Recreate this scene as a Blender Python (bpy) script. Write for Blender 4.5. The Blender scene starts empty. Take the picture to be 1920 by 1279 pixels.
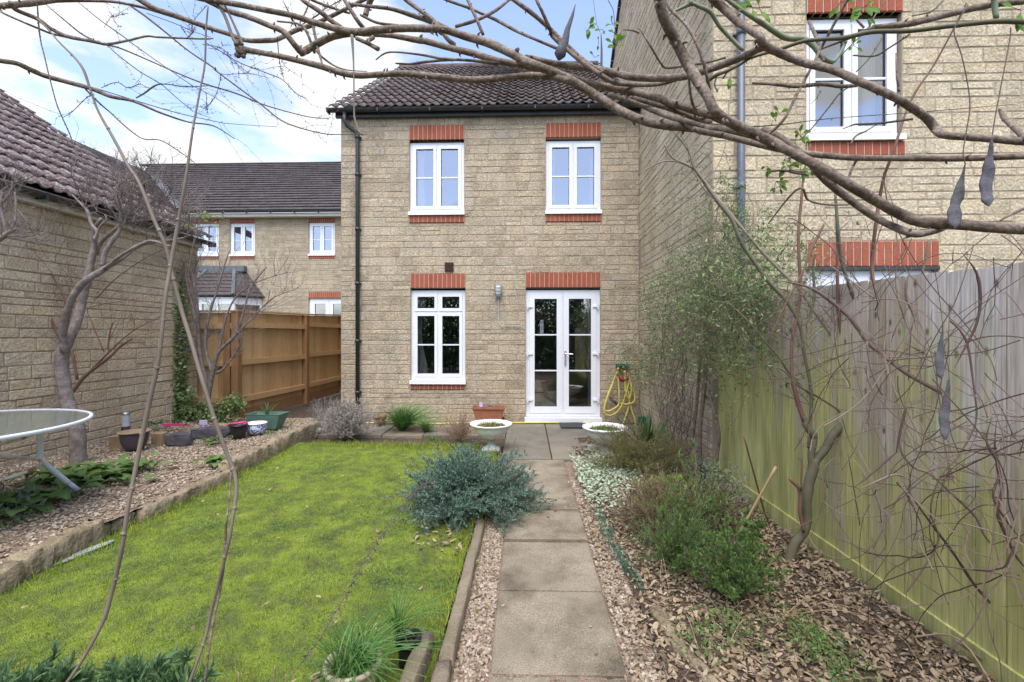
import bpy, math, random
import numpy as np
from mathutils import Vector, Matrix
random.seed(7); RNG = np.random.default_rng(7)
S = bpy.context.scene; COL = S.collection
R = math.radians

# ---------------------------------------------------------------- camera, sky, sun, exposure
F_PX = 853.3; YAW = math.atan(27/853.3); HC = 1.45; V0 = 628.0
cam = bpy.data.cameras.new('camera'); camo = bpy.data.objects.new('camera', cam); COL.objects.link(camo)
cam.sensor_width = 36; cam.lens = 16.0; cam.shift_y = -11.5/1920
cam.clip_start = 0.02; cam.clip_end = 2000
camo.location = (0, 0, HC); camo.rotation_euler = (R(90), 0, YAW)
S.camera = camo

SUN_EL, SUN_AZ = 63.0, 186.0      # azimuth of the sun, degrees clockwise from +Y
W = bpy.data.worlds.new('World'); S.world = W; W.use_nodes = True
nt = W.node_tree; nt.nodes.clear()
def wn(t): return nt.nodes.new(t)
out = wn('ShaderNodeOutputWorld'); sky = wn('ShaderNodeTexSky'); sky.sky_type = 'NISHITA'
sky.sun_disc = False; sky.sun_elevation = R(SUN_EL); sky.sun_rotation = R(SUN_AZ); sky.air_density = 1.0; sky.dust_density = 1.2
bg1 = wn('ShaderNodeBackground'); bg1.inputs[1].default_value = 0.15
hsv = wn('ShaderNodeHueSaturation'); hsv.inputs['Saturation'].default_value = 0.86; hsv.inputs['Value'].default_value = 1.0
nt.links.new(sky.outputs[0], hsv.inputs['Color']); 
tint = wn('ShaderNodeVectorMath'); tint.operation = 'MULTIPLY'; tint.inputs[1].default_value = (1.14, 1.155, 1.28)   # a cooler, hazier winter blue
nt.links.new(hsv.outputs[0], tint.inputs[0]); nt.links.new(tint.outputs[0], bg1.inputs[0])
bg2 = wn('ShaderNodeBackground'); bg2.inputs[0].default_value = (0.80, 0.84, 0.93, 1); bg2.inputs[1].default_value = 0.60
tc = wn('ShaderNodeTexCoord'); mp = wn('ShaderNodeMapping'); mp.inputs['Scale'].default_value = (1, 1, 2.3)
mp.inputs['Location'].default_value = (5.2, 2.2, 0.7)
nz = wn('ShaderNodeTexNoise'); nz.inputs['Scale'].default_value = 2.6; nz.inputs['Detail'].default_value = 9; nz.inputs['Roughness'].default_value = 0.52
rp = wn('ShaderNodeValToRGB'); rp.color_ramp.elements[0].position = 0.515; rp.color_ramp.elements[1].position = 0.585
# more cloud near the horizon, clear blue higher up
sp = wn('ShaderNodeSeparateXYZ'); mr = wn('ShaderNodeMapRange')
mr.inputs['From Min'].default_value = 0.05; mr.inputs['From Max'].default_value = 0.55; mr.inputs['To Min'].default_value = 0.03; mr.inputs['To Max'].default_value = -0.05
ad = wn('ShaderNodeMath'); ad.operation = 'ADD'
# shade inside the clouds
nz2 = wn('ShaderNodeTexNoise'); nz2.inputs['Scale'].default_value = 5; nz2.inputs['Detail'].default_value = 6
rp2 = wn('ShaderNodeValToRGB'); rp2.color_ramp.elements[0].color = (0.71, 0.75, 0.80, 1); rp2.color_ramp.elements[1].color = (0.90, 0.915, 0.915, 1)
rp2.color_ramp.elements[0].position = 0.35; rp2.color_ramp.elements[1].position = 0.6
mx = wn('ShaderNodeMixShader')
L = nt.links.new
L(tc.outputs['Generated'], mp.inputs[0]); L(mp.outputs[0], nz.inputs[0]); L(mp.outputs[0], nz2.inputs[0])
L(tc.outputs['Generated'], sp.inputs[0]); L(sp.outputs[2], mr.inputs[0])
dp_ = wn('ShaderNodeVectorMath'); dp_.operation = 'DOT_PRODUCT'; cdir = Vector((-.58, 1, .44)).normalized(); dp_.inputs[1].default_value = cdir
nrm_ = wn('ShaderNodeVectorMath'); nrm_.operation = 'NORMALIZE'; L(tc.outputs['Generated'], nrm_.inputs[0]); L(nrm_.outputs[0], dp_.inputs[0])
mrc = wn('ShaderNodeMapRange'); mrc.inputs['From Min'].default_value = .93; mrc.inputs['From Max'].default_value = .995; mrc.inputs['To Max'].default_value = .11; L(dp_.outputs['Value'], mrc.inputs[0])
ad2 = wn('ShaderNodeMath'); ad2.operation = 'ADD'
L(nz.outputs[0], ad.inputs[0]); L(mr.outputs[0], ad.inputs[1]); L(ad.outputs[0], ad2.inputs[0]); L(mrc.outputs[0], ad2.inputs[1]); L(ad2.outputs[0], rp.inputs[0])
L(nz2.outputs[0], rp2.inputs[0]); L(rp2.outputs[0], bg2.inputs[0])
L(rp.outputs[0], mx.inputs[0]); L(bg1.outputs[0], mx.inputs[1]); L(bg2.outputs[0], mx.inputs[2]); L(mx.outputs[0], out.inputs[0])

sun = bpy.data.lights.new('sun', 'SUN'); suno = bpy.data.objects.new('sun', sun); COL.objects.link(suno)
sun.energy = 2.1; sun.angle = R(56); sun.color = (1.0, 0.94, 0.83)
az, el = R(SUN_AZ), R(SUN_EL)
sd = Vector((math.sin(az)*math.cos(el), math.cos(az)*math.cos(el), math.sin(el)))
suno.rotation_euler = sd.to_track_quat('Z', 'Y').to_euler()
S.view_settings.view_transform = 'Standard'; S.view_settings.look = 'None'
S.view_settings.exposure = 1.08; S.view_settings.gamma = 1; S.view_settings.use_curve_mapping = False
S.cycles.max_bounces = 8; S.cycles.transparent_max_bounces = 24; S.cycles.use_denoising = True

# ---------------------------------------------------------------- where a pixel of the photo lies in the garden
CA, SA = math.cos(YAW), math.sin(YAW)
def P(u, v, Y):
    xc = (u-960)/F_PX; t = Y/(xc*SA+CA)
    return np.array((t*(xc*CA-SA), Y, HC+t*(V0-v)/F_PX))
def G(u, v, z=0.0):
    t = (HC-z)*F_PX/(v-V0); xc = (u-960)/F_PX
    return np.array((t*(xc*CA-SA), t*(xc*SA+CA), z))

# ---------------------------------------------------------------- mesh helpers
WL = {}
def props(o, label=None, cat=None, group=None, kind=None):
    if label: o['label'] = label
    if cat: o['category'] = cat
    if group: o['group'] = group
    if kind: o['kind'] = kind
    return o
def thing(name, loc, label, cat, group=None):
    o = bpy.data.objects.new(name, None); COL.objects.link(o); o.location = loc; o.empty_display_size = 0.1
    WL[o] = np.array(loc, float)
    return props(o, label, cat, group)
class MB:
    def __init__(s): s.v = []; s.f = []; s.n = 0
    def add(s, V, F):
        V = np.asarray(V, float).reshape(-1, 3)
        if isinstance(F, np.ndarray): F = [F]
        elif len(F) and not isinstance(F[0], np.ndarray):
            by = {}
            for q in F: by.setdefault(len(q), []).append(q)
            F = [np.array(x) for x in by.values()]
        for a in F: s.f.append(a+s.n)
        s.v.append(V); s.n += len(V); return s
    def box(s, x0, x1, y0, y1, z0, z1, j=0.0):
        V = np.array([(x, y, z) for x in (x0, x1) for y in (y0, y1) for z in (z0, z1)], float)
        if j: V += RNG.uniform(-j, j, V.shape)
        return s.add(V, np.array([(0,1,3,2),(4,6,7,5),(0,4,5,1),(2,3,7,6),(0,2,6,4),(1,5,7,3)]))
    def obox(s, c, U, V_, N, hu, hv, hn):
        c = np.array(c, float); U, V_, N = (np.array(a, float) for a in (U, V_, N))
        V = np.array([c+U*a*hu+V_*b*hv+N*d*hn for a in (-1, 1) for b in (-1, 1) for d in (-1, 1)])
        return s.add(V, np.array([(0,1,3,2),(4,6,7,5),(0,4,5,1),(2,3,7,6),(0,2,6,4),(1,5,7,3)]))
    def lathe(s, prof, seg=32, c=(0, 0, 0), rough=0.0):
        a = np.linspace(0, 2*math.pi, seg, endpoint=False); V = []
        for r, z in prof: V.append(np.c_[c[0]+r*np.cos(a), c[1]+r*np.sin(a), np.full(seg, c[2]+z)])
        V = np.vstack(V); F = []
        for i in range(len(prof)-1):
            for k in range(seg):
                k2 = (k+1) % seg; F.append((i*seg+k, i*seg+k2, (i+1)*seg+k2, (i+1)*seg+k))
        if rough: V += RNG.normal(0, rough, V.shape)
        return s.add(V, np.array(F))
    def tube(s, pts, rad, sides=6, cap=True):
        p = np.asarray(pts, float); r = np.broadcast_to(np.asarray(rad, float), (len(p),))
        T = np.gradient(p, axis=0); T /= np.linalg.norm(T, axis=1)[:, None]+1e-9
        m = np.abs(T).mean(0); ref = np.eye(3)[np.argmin(m)]
        A = np.cross(T, ref); A /= np.linalg.norm(A, axis=1)[:, None]+1e-9; B = np.cross(T, A)
        th = np.arange(sides)*2*math.pi/sides
        V = (p[:, None]+r[:, None, None]*(A[:, None]*np.cos(th)[None, :, None]+B[:, None]*np.sin(th)[None, :, None])).reshape(-1, 3)
        k = len(p); i = np.arange(k-1)[:, None]*sides; a = np.arange(sides)[None]; b = (a+1) % sides
        F = np.stack([i+a, i+b, i+sides+b, i+sides+a], -1).reshape(-1, 4)
        fs = [F]
        if cap and sides > 2: fs += [np.array([list(range(sides))[::-1]]), np.array([[(k-1)*sides+q for q in range(sides)]])]
        return s.add(V, fs)
    def scatter(s, Vt, Ft, pos, Rm, sc=1.0):
        pos = np.asarray(pos, float); n = len(pos); Vt = np.asarray(Vt, float)
        sc = np.broadcast_to(np.asarray(sc, float).reshape(-1, 1, 1) if np.ndim(sc) else np.full((1, 1, 1), sc), (n, 1, 1))
        V = np.einsum('nij,kj->nki', Rm, Vt)*sc+pos[:, None]
        fs = [(np.asarray(f)[None]+(np.arange(n)*len(Vt))[:, None, None]).reshape(-1, np.asarray(f).shape[1]) for f in Ft]
        return s.add(V.reshape(-1, 3), fs)
    def build(s, name, mat, parent=None, smooth=False):
        V = np.vstack(s.v)
        if parent is not None: base = WL[parent]
        else: base = np.zeros(3)
        V = V-base
        me = bpy.data.meshes.new(name)
        me.vertices.add(len(V)); me.vertices.foreach_set('co', V.astype(np.float32).ravel())
        lt = np.concatenate([np.full(len(f), f.shape[1]) for f in s.f]); idx = np.concatenate([f.ravel() for f in s.f])
        me.loops.add(len(idx)); me.loops.foreach_set('vertex_index', idx.astype(np.int32))
        me.polygons.add(len(lt)); st = np.concatenate([[0], np.cumsum(lt)[:-1]])
        me.polygons.foreach_set('loop_start', st.astype(np.int32)); me.polygons.foreach_set('loop_total', lt.astype(np.int32))
        me.polygons.foreach_set('use_smooth', np.full(len(lt), bool(smooth)))
        me.materials.append(mat); me.update(calc_edges=True); me.validate()
        o = bpy.data.objects.new(name, me); COL.objects.link(o)
        if parent is not None: o.parent = parent
        WL[o] = base
        return o
def whole(mb, name, mat, label, cat, group=None, smooth=False, kind=None):
    """a thing that is one mesh, its origin at its base"""
    V = np.vstack(mb.v); c = np.array([V[:, 0].mean(), V[:, 1].mean(), V[:, 2].min()])
    mb.v = [V-c]; o = mb.build(name, mat, None, smooth); o.location = c; WL[o] = c
    return props(o, label, cat, group, kind)
def copy_tree(o, parent=None):
    c = o.copy(); COL.objects.link(c); c.parent = parent
    for ch in list(o.children): copy_tree(ch, c)
    return c
def smoothline(p, n=5):
    p = np.asarray(p, float)
    if len(p) < 3: 
        t = np.linspace(0, 1, n+1)[:, None]; return p[0]*(1-t)+p[-1]*t
    q = np.vstack([2*p[0]-p[1], p, 2*p[-1]-p[-2]]); o = []
    for i in range(1, len(q)-2):
        a, b, c, d = q[i-1:i+3]
        for t in np.linspace(0, 1, n, endpoint=False):
            o.append(0.5*((2*b)+(-a+c)*t+(2*a-5*b+4*c-d)*t*t+(-a+3*b-3*c+d)*t**3))
    o.append(p[-1]); return np.array(o)
def rotm(yaw, pitch, roll):
    cy, sy = np.cos(yaw), np.sin(yaw); cp, sp_ = np.cos(pitch), np.sin(pitch); cr, sr = np.cos(roll), np.sin(roll)
    n = len(yaw); Z = np.zeros(n); O = np.ones(n)
    Rz = np.stack([cy, -sy, Z, sy, cy, Z, Z, Z, O], -1).reshape(n, 3, 3)
    Ry = np.stack([cp, Z, sp_, Z, O, Z, -sp_, Z, cp], -1).reshape(n, 3, 3)
    Rx = np.stack([O, Z, Z, Z, cr, -sr, Z, sr, cr], -1).reshape(n, 3, 3)
    return Rz@Ry@Rx
def rotdir(D, roll=None):
    """matrices that take +X to the direction D"""
    D = D/np.linalg.norm(D, axis=1)[:, None]; yaw = np.arctan2(D[:, 1], D[:, 0]); pitch = -np.arcsin(np.clip(D[:, 2], -1, 1))
    return rotm(yaw, pitch, RNG.uniform(0, 2*math.pi, len(D)) if roll is None else roll)
def leaf_t(l, w, bend=0.25):
    V = [(0,0,0),(l*.3,w*.5,l*bend*.45),(l*.3,0,l*bend*.2),(l*.3,-w*.5,l*bend*.45),(l*.72,w*.4,l*bend*.25),(l*.72,0,l*bend*.05),(l*.72,-w*.4,l*bend*.25),(l,0,-l*bend*.3)]
    return np.array(V), [np.array([(0,2,1),(0,3,2),(4,5,7),(5,6,7)]), np.array([(1,2,5,4),(2,3,6,5)])]
def blade_t(l, w, bend=0.3):
    return np.array([(0,-w/2,0),(0,w/2,0),(l*.55,w*.35,l*bend*.45),(l*.55,-w*.35,l*bend*.45),(l,0,l*bend*.3)]), [np.array([(0,1,2,3)]), np.array([(3,2,4)])]

# ---------------------------------------------------------------- materials
def mat(name, cols, rough=0.85, island=0.5, nscale=6.0, detail=6, bump=0.0, bscale=60.0, stretch=(1,1,1), spec=0.3, metal=0.0, bdist=0.01, pos=None, nrough=0.6, transl=0.0, speck=0.0, sscale=150, weather=0.0):
    m = bpy.data.materials.new(name); m.use_nodes = True; t = m.node_tree; b = t.nodes['Principled BSDF']; k = t.links.new
    b.inputs['Roughness'].default_value = rough; b.inputs['Specular IOR Level'].default_value = spec; b.inputs['Metallic'].default_value = metal
    c = t.nodes.new('ShaderNodeTexCoord'); mpn = t.nodes.new('ShaderNodeMapping'); mpn.inputs['Scale'].default_value = stretch; k(c.outputs['Object'], mpn.inputs[0])
    if len(cols) == 1: cols = [cols[0], cols[0]]
    n = t.nodes.new('ShaderNodeTexNoise'); n.inputs['Scale'].default_value = nscale; n.inputs['Detail'].default_value = detail; n.inputs['Roughness'].default_value = nrough
    k(mpn.outputs[0], n.inputs[0])
    # spread noise to about 0..1
    sm = t.nodes.new('ShaderNodeMapRange'); sm.inputs['From Min'].default_value = 0.3; sm.inputs['From Max'].default_value = 0.7; k(n.outputs[0], sm.inputs[0])
    fac = sm.outputs[0]
    if island > 0:
        g = t.nodes.new('ShaderNodeNewGeometry'); mx_ = t.nodes.new('ShaderNodeMix'); mx_.inputs[0].default_value = island
        k(fac, mx_.inputs[2]); k(g.outputs['Random Per Island'], mx_.inputs[3]); fac = mx_.outputs[0]
    r = t.nodes.new('ShaderNodeValToRGB'); e = r.color_ramp.elements
    for i in range(len(cols)-2): e.new(0.5)
    for i, cc in enumerate(cols):
        e[i].position = (pos[i] if pos else i/(len(cols)-1)); e[i].color = (*cc, 1)
    k(fac, r.inputs[0]); colout = r.outputs[0]
    if speck:
        s = t.nodes.new('ShaderNodeTexNoise'); s.inputs['Scale'].default_value = sscale; s.inputs['Detail'].default_value = 3; k(c.outputs['Object'], s.inputs[0])
        mr_ = t.nodes.new('ShaderNodeMapRange'); mr_.inputs['From Min'].default_value = 0.3; mr_.inputs['From Max'].default_value = 0.7
        mr_.inputs['To Min'].default_value = 1-speck; mr_.inputs['To Max'].default_value = 1+speck; k(s.outputs[0], mr_.inputs[0])
        vm = t.nodes.new('ShaderNodeVectorMath'); vm.operation = 'SCALE'; k(colout, vm.inputs[0]); k(mr_.outputs[0], vm.inputs['Scale']); colout = vm.outputs[0]
    if weather:   # broad damp and weathered patches, a little streaked downwards
        mw = t.nodes.new('ShaderNodeMapping'); mw.inputs['Scale'].default_value = (1.3, 1.3, .55); k(c.outputs['Object'], mw.inputs[0])
        wv_ = t.nodes.new('ShaderNodeTexNoise'); wv_.inputs['Scale'].default_value = 1.5; wv_.inputs['Detail'].default_value = 7; wv_.inputs['Roughness'].default_value = .65; k(mw.outputs[0], wv_.inputs[0])
        wr = t.nodes.new('ShaderNodeMapRange'); wr.inputs['From Min'].default_value = .33; wr.inputs['From Max'].default_value = .67; wr.inputs['To Min'].default_value = 1-weather; wr.inputs['To Max'].default_value = 1+weather*.6; k(wv_.outputs[0], wr.inputs[0])
        vw = t.nodes.new('ShaderNodeVectorMath'); vw.operation = 'SCALE'; k(colout, vw.inputs[0]); k(wr.outputs[0], vw.inputs['Scale']); colout = vw.outputs[0]
    k(colout, b.inputs['Base Color'])
    if bump:
        bn = t.nodes.new('ShaderNodeTexNoise'); bn.inputs['Scale'].default_value = bscale; bn.inputs['Detail'].default_value = 5; k(mpn.outputs[0], bn.inputs[0])
        bp = t.nodes.new('ShaderNodeBump'); bp.inputs['Strength'].default_value = bump; bp.inputs['Distance'].default_value = bdist
        k(bn.outputs[0], bp.inputs['Height']); k(bp.outputs[0], b.inputs['Normal'])
    if transl:
        tr = t.nodes.new('ShaderNodeBsdfTranslucent'); k(colout, tr.inputs[0]); ms = t.nodes.new('ShaderNodeMixShader'); ms.inputs[0].default_value = transl
        o_ = t.nodes['Material Output']; k(b.outputs[0], ms.inputs[1]); k(tr.outputs[0], ms.inputs[2]); k(ms.outputs[0], o_.inputs[0])
    return m
def glassmat(name, refl, tint=(1,1,1), edge=0.5):
    m = bpy.data.materials.new(name); m.use_nodes = True; t = m.node_tree; t.nodes.clear(); k = t.links.new
    o = t.nodes.new('ShaderNodeOutputMaterial'); tr = t.nodes.new('ShaderNodeBsdfTransparent'); tr.inputs[0].default_value = (*tint, 1)
    gl = t.nodes.new('ShaderNodeBsdfGlossy'); gl.inputs['Roughness'].default_value = 0.0; gl.inputs[0].default_value = (.95,.97,1,1)
    ms = t.nodes.new('ShaderNodeMixShader'); lw = t.nodes.new('ShaderNodeLayerWeight'); lw.inputs[0].default_value = edge
    mr_ = t.nodes.new('ShaderNodeMapRange'); mr_.inputs['To Min'].default_value = refl; mr_.inputs['To Max'].default_value = 0.9
    k(lw.outputs['Fresnel'], mr_.inputs[0]); k(mr_.outputs[0], ms.inputs[0]); k(tr.outputs[0], ms.inputs[1]); k(gl.outputs[0], ms.inputs[2]); k(ms.outputs[0], o.inputs[0])
    return m
M = {}
M['stone'] = mat('reconstituted_stone', [(.31,.248,.168),(.39,.322,.225),(.455,.385,.28),(.44,.352,.232),(.368,.328,.262)], .95, .62, 7, bump=.9, bscale=34, bdist=.016, weather=.22, speck=.34, sscale=60, pos=[.1,.3,.5,.7,.9])
M['stone_n'] = mat('reconstituted_stone_pale', [(.38,.302,.195),(.455,.378,.255),(.515,.438,.31),(.505,.412,.27),(.425,.37,.275)], .95, .62, 8, bump=.9, bscale=34, bdist=.016, weather=.22, speck=.30, sscale=60)
M['stone_g'] = mat('reconstituted_stone_brown', [(.37,.29,.19),(.485,.395,.275),(.565,.475,.34),(.535,.425,.275),(.44,.385,.29)], .95, .6, 7, bump=.9, bscale=34, bdist=.016, weather=.22, speck=.30, sscale=55)
M['mortar'] = mat('mortar', [(.30,.245,.18),(.37,.305,.23)], .95, 0, 20, bump=.4, bscale=120)
M['brick'] = mat('red_brick', [(.26,.065,.04),(.37,.10,.055),(.33,.10,.06),(.40,.12,.06)], .88, .7, 30, bump=.5, bscale=120, weather=.2, speck=.22)
M['brickmortar'] = mat('pale_mortar', [(.44,.37,.28),(.5,.43,.33)], .95, 0, 40)
M['upvc'] = mat('white_upvc', [(.80,.81,.83),(.74,.76,.79)], .28, 0, 3, spec=.5)
M['seal'] = mat('dark_window_seal', [(.05,.05,.055)], .6, 0)
M['glass'] = glassmat('window_glass', .25)
M['glass_low'] = glassmat('door_glass', .22)
M['tile'] = mat('concrete_roof_tile', [(.085,.068,.066),(.125,.103,.098),(.165,.14,.13)], .9, .5, 8, bump=.5, bscale=90, weather=.2, speck=.5, sscale=45, bdist=.006, spec=.1)
M['tile_g'] = mat('brown_roof_tile', [(.155,.115,.107),(.225,.175,.163),(.30,.25,.235)], .92, .45, 8, bump=.6, bscale=70, weather=.2, speck=.7, sscale=38, bdist=.006, spec=.1)
M['tile_b'] = mat('dark_slate_tile', [(.072,.063,.062),(.105,.093,.092)], 1.0, .6, 8, speck=.4, sscale=20, spec=0.02)
M['tile_w'] = mat('brown_wing_tile', [(.10,.07,.065),(.16,.12,.11)], .9, .6, 8, speck=.4, sscale=20, spec=0.02)
M['lead'] = mat('lead_sheet', [(.11,.125,.14),(.16,.175,.19)], .9, 0, 6)
M['gutter'] = mat('black_plastic', [(.022,.023,.026),(.04,.042,.047)], .42, 0, 12, spec=.5)
M['pipe_n'] = mat('blue_grey_plastic', [(.075,.088,.115),(.10,.115,.145)], .4, 0, 12, spec=.5)
M['soffit'] = mat('cream_fascia', [(.50,.48,.42),(.6,.58,.52)], .6, 0, 5)
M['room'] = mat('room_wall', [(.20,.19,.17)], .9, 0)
M['curtain'] = mat('white_curtain', [(.72,.72,.72)], .9, 0, transl=.3)
M['fence_b'] = mat('new_brown_timber', [(.38,.22,.09),(.54,.34,.155),(.64,.43,.215)], .8, .55, 6, bump=.3, bscale=50, stretch=(7,7,.7), speck=.1)
M['post_b'] = mat('dark_brown_timber', [(.23,.12,.05),(.36,.20,.09)], .8, .4, 6, bump=.3, bscale=50, stretch=(7,7,.7))
def algae_fence():
    m = mat('weathered_fence_board', [(.37,.285,.205),(.53,.45,.36),(.64,.58,.51),(.72,.69,.65)], .88, .6, 3.0, bump=.55, bscale=26, stretch=(9,9,.55), bdist=.004)
    t = m.node_tree; k = t.links.new; b = t.nodes['Principled BSDF']; src = b.inputs['Base Color'].links[0].from_socket
    c = t.nodes.new('ShaderNodeTexCoord'); g = t.nodes.new('ShaderNodeNewGeometry')
    s = t.nodes.new('ShaderNodeSeparateXYZ'); k(c.outputs['Object'], s.inputs[0])
    # knots
    ck = t.nodes.new('ShaderNodeCombineXYZ'); mky = t.nodes.new('ShaderNodeMath'); mky.operation = 'MULTIPLY'; mky.inputs[1].default_value = 1.7; k(s.outputs[1], mky.inputs[0]); k(mky.outputs[0], ck.inputs[0]); k(s.outputs[2], ck.inputs[1])
    vo = t.nodes.new('ShaderNodeTexVoronoi'); vo.voronoi_dimensions = '2D'; vo.inputs['Scale'].default_value = 3.4; k(ck.outputs[0], vo.inputs[0])
    kr = t.nodes.new('ShaderNodeMapRange'); kr.inputs['From Min'].default_value = .03; kr.inputs['From Max'].default_value = .085; k(vo.outputs[0], kr.inputs[0])
    km = t.nodes.new('ShaderNodeMix'); km.data_type = 'RGBA'; k(kr.outputs[0], km.inputs[0]); km.inputs[6].default_value = (.15,.11,.085,1); k(src, km.inputs[7])
    # algae: creeps up from the damp ground, board by board, streaked with the grain
    mpn = t.nodes.new('ShaderNodeMapping'); mpn.inputs['Scale'].default_value = (5, 5, .8); k(c.outputs['Object'], mpn.inputs[0])
    n = t.nodes.new('ShaderNodeTexNoise'); n.inputs['Scale'].default_value = 1.6; n.inputs['Detail'].default_value = 7; k(mpn.outputs[0], n.inputs[0])
    nb = t.nodes.new('ShaderNodeTexNoise'); nb.inputs['Scale'].default_value = .75; nb.inputs['Detail'].default_value = 2; k(c.outputs['Object'], nb.inputs[0])
    def ma(op, a, bb):
        x = t.nodes.new('ShaderNodeMath'); x.operation = op
        for i, q in enumerate((a, bb)):
            if isinstance(q, (int, float)): x.inputs[i].default_value = q
            else: k(q, x.inputs[i])
        return x.outputs[0]
    h = ma('MULTIPLY', s.outputs[2], -0.40)
    a1 = ma('ADD', ma('MULTIPLY', n.outputs[0], 1.5), h); a2 = ma('ADD', a1, ma('MULTIPLY', g.outputs['Random Per Island'], .30)); a3 = ma('ADD', a2, ma('MULTIPLY', nb.outputs[0], 1.9))
    ra = t.nodes.new('ShaderNodeMapRange'); ra.inputs['From Min'].default_value = 1.04; ra.inputs['From Max'].default_value = 1.60; ra.inputs['To Max'].default_value = .93; k(a3, ra.inputs[0])
    gr = t.nodes.new('ShaderNodeValToRGB'); gr.color_ramp.elements[0].color = (.31,.31,.085,1); gr.color_ramp.elements[1].color = (.60,.58,.20,1); k(n.outputs[0], gr.inputs[0])
    gr.color_ramp.elements[0].position = .3; gr.color_ramp.elements[1].position = .7
    mm = t.nodes.new('ShaderNodeMix'); mm.data_type = 'RGBA'; k(ra.outputs[0], mm.inputs[0]); k(km.outputs[2], mm.inputs[6]); k(gr.outputs[0], mm.inputs[7]); 
    mg = t.nodes.new('ShaderNodeMapping'); mg.inputs['Scale'].default_value = (60, 75, 2.2); k(c.outputs['Object'], mg.inputs[0])
    ng = t.nodes.new('ShaderNodeTexNoise'); ng.inputs['Scale'].default_value = 1.6; ng.inputs['Detail'].default_value = 6; ng.inputs['Distortion'].default_value = .6; k(mg.outputs[0], ng.inputs[0])
    rg = t.nodes.new('ShaderNodeMapRange'); rg.inputs['From Min'].default_value = .3; rg.inputs['From Max'].default_value = .7; rg.inputs['To Min'].default_value = .66; rg.inputs['To Max'].default_value = 1.22; k(ng.outputs[0], rg.inputs[0])
    vs = t.nodes.new('ShaderNodeVectorMath'); vs.operation = 'SCALE'; k(mm.outputs[2], vs.inputs[0]); k(rg.outputs[0], vs.inputs['Scale']); k(vs.outputs[0], b.inputs['Base Color'])
    return m
M['fence_g'] = algae_fence()
M['slab'] = mat('concrete_slab', [(.075,.06,.042),(.175,.145,.102),(.265,.225,.165),(.21,.177,.13)], .9, .18, 3.2, detail=12, bump=.5, bscale=160, weather=.2, speck=.45, sscale=190, bdist=.004)
M['patio'] = mat('patio_slab', [(.10,.092,.075),(.15,.137,.112),(.20,.178,.14),(.26,.21,.14)], .85, .55, 4, detail=9, bump=.3, bscale=120, speck=.25, sscale=120, bdist=.004)
M['soil'] = mat('damp_soil', [(.045,.032,.024),(.09,.066,.048),(.12,.09,.065)], .95, 0, 25, bump=1, bscale=60, bdist=.03)
M['ground'] = mat('rough_ground', [(.06,.07,.03),(.10,.10,.05)], .95, 0, 4)
M['lawn'] = mat('mossy_turf', [(.09,.105,.045),(.14,.175,.045),(.225,.295,.035),(.31,.33,.09)], .95, 0, 5.5, detail=10, bump=1, bscale=160, bdist=.02, speck=.4, sscale=220, nrough=.7)
M['grass'] = mat('grass_blade', [(.08,.12,.04),(.135,.19,.045),(.25,.335,.035),(.37,.43,.05),(.45,.43,.18)], .7, .25, 3.4, detail=11, transl=.3, nrough=.78)
M['gravel'] = mat('gravel_stone', [(.10,.078,.055),(.27,.205,.14),(.39,.32,.235),(.19,.135,.09),(.50,.445,.36),(.30,.24,.175)], .85, .85, 30, speck=.12)
M['gravelbase'] = mat('gravel_bed', [(.13,.09,.06),(.30,.215,.15),(.42,.33,.24)], .95, 0, 70, detail=4, bump=1, bscale=70, bdist=.03)
M['litter'] = mat('dead_leaf', [(.06,.044,.028),(.17,.125,.08),(.33,.245,.155),(.45,.36,.245),(.24,.16,.095),(.55,.47,.34)], .8, .85, 40, transl=.1)
M['edge'] = mat('mossy_edging_stone', [(.12,.10,.055),(.21,.17,.105),(.30,.24,.165),(.18,.165,.07)], .95, .15, 7, detail=9, bump=.9, bscale=35, bdist=.02, speck=.3)
M['log'] = mat('worn_concrete_edging', [(.16,.125,.085),(.24,.195,.14),(.20,.165,.10)], .95, .1, 6, bump=.6, bscale=60, weather=.2, speck=.25)
M['bark'] = mat('brown_vine_bark', [(.07,.049,.035),(.152,.113,.082),(.22,.172,.132),(.31,.265,.22)], .8, .1, 22, detail=9, bump=.9, bscale=75, bdist=.005, speck=.38, sscale=120, nrough=.7)
M['bark_pale'] = mat('pale_stem', [(.15,.118,.088),(.25,.205,.16)], .7, .4, 14)
M['twig'] = mat('grey_brown_twig', [(.10,.075,.062),(.17,.13,.105)], .8, .5, 14)
M['bark_purple'] = mat('purple_grey_bark', [(.105,.085,.078),(.20,.165,.15),(.31,.275,.255)], .85, .25, 22, bump=.6, bscale=60, bdist=.006, speck=.25)
M['bark_green'] = mat('green_brown_bark', [(.085,.085,.055),(.14,.135,.085),(.19,.14,.09)], .8, .2, 9, bump=.4, bscale=60, bdist=.004)
M['bark_red'] = mat('red_brown_stem', [(.12,.06,.042),(.20,.11,.075),(.12,.09,.07)], .75, .3, 6)
M['stem_tangle'] = mat('tangled_stem', [(.07,.042,.036),(.15,.10,.085),(.30,.22,.18)], .8, .8, 14)
M['rose'] = mat('green_rose_stem', [(.15,.18,.10),(.25,.29,.19)], .55, .2, 14)
M['rose_dark'] = mat('olive_rose_stem', [(.085,.085,.045),(.13,.12,.07)], .6, .2, 14)
M['leaf_rose'] = mat('rose_leaf', [(.11,.22,.025),(.19,.36,.04)], .45, .7, 14, transl=.45)
M['pod'] = mat('velvety_grey_pod', [(.085,.083,.092),(.145,.142,.152)], .95, .3, 30, bump=.5, bscale=200, bdist=.003, speck=.2)
M['juniper'] = mat('blue_juniper', [(.05,.095,.065),(.10,.18,.135),(.16,.265,.215),(.14,.25,.13)], .8, .7, 4)
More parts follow.
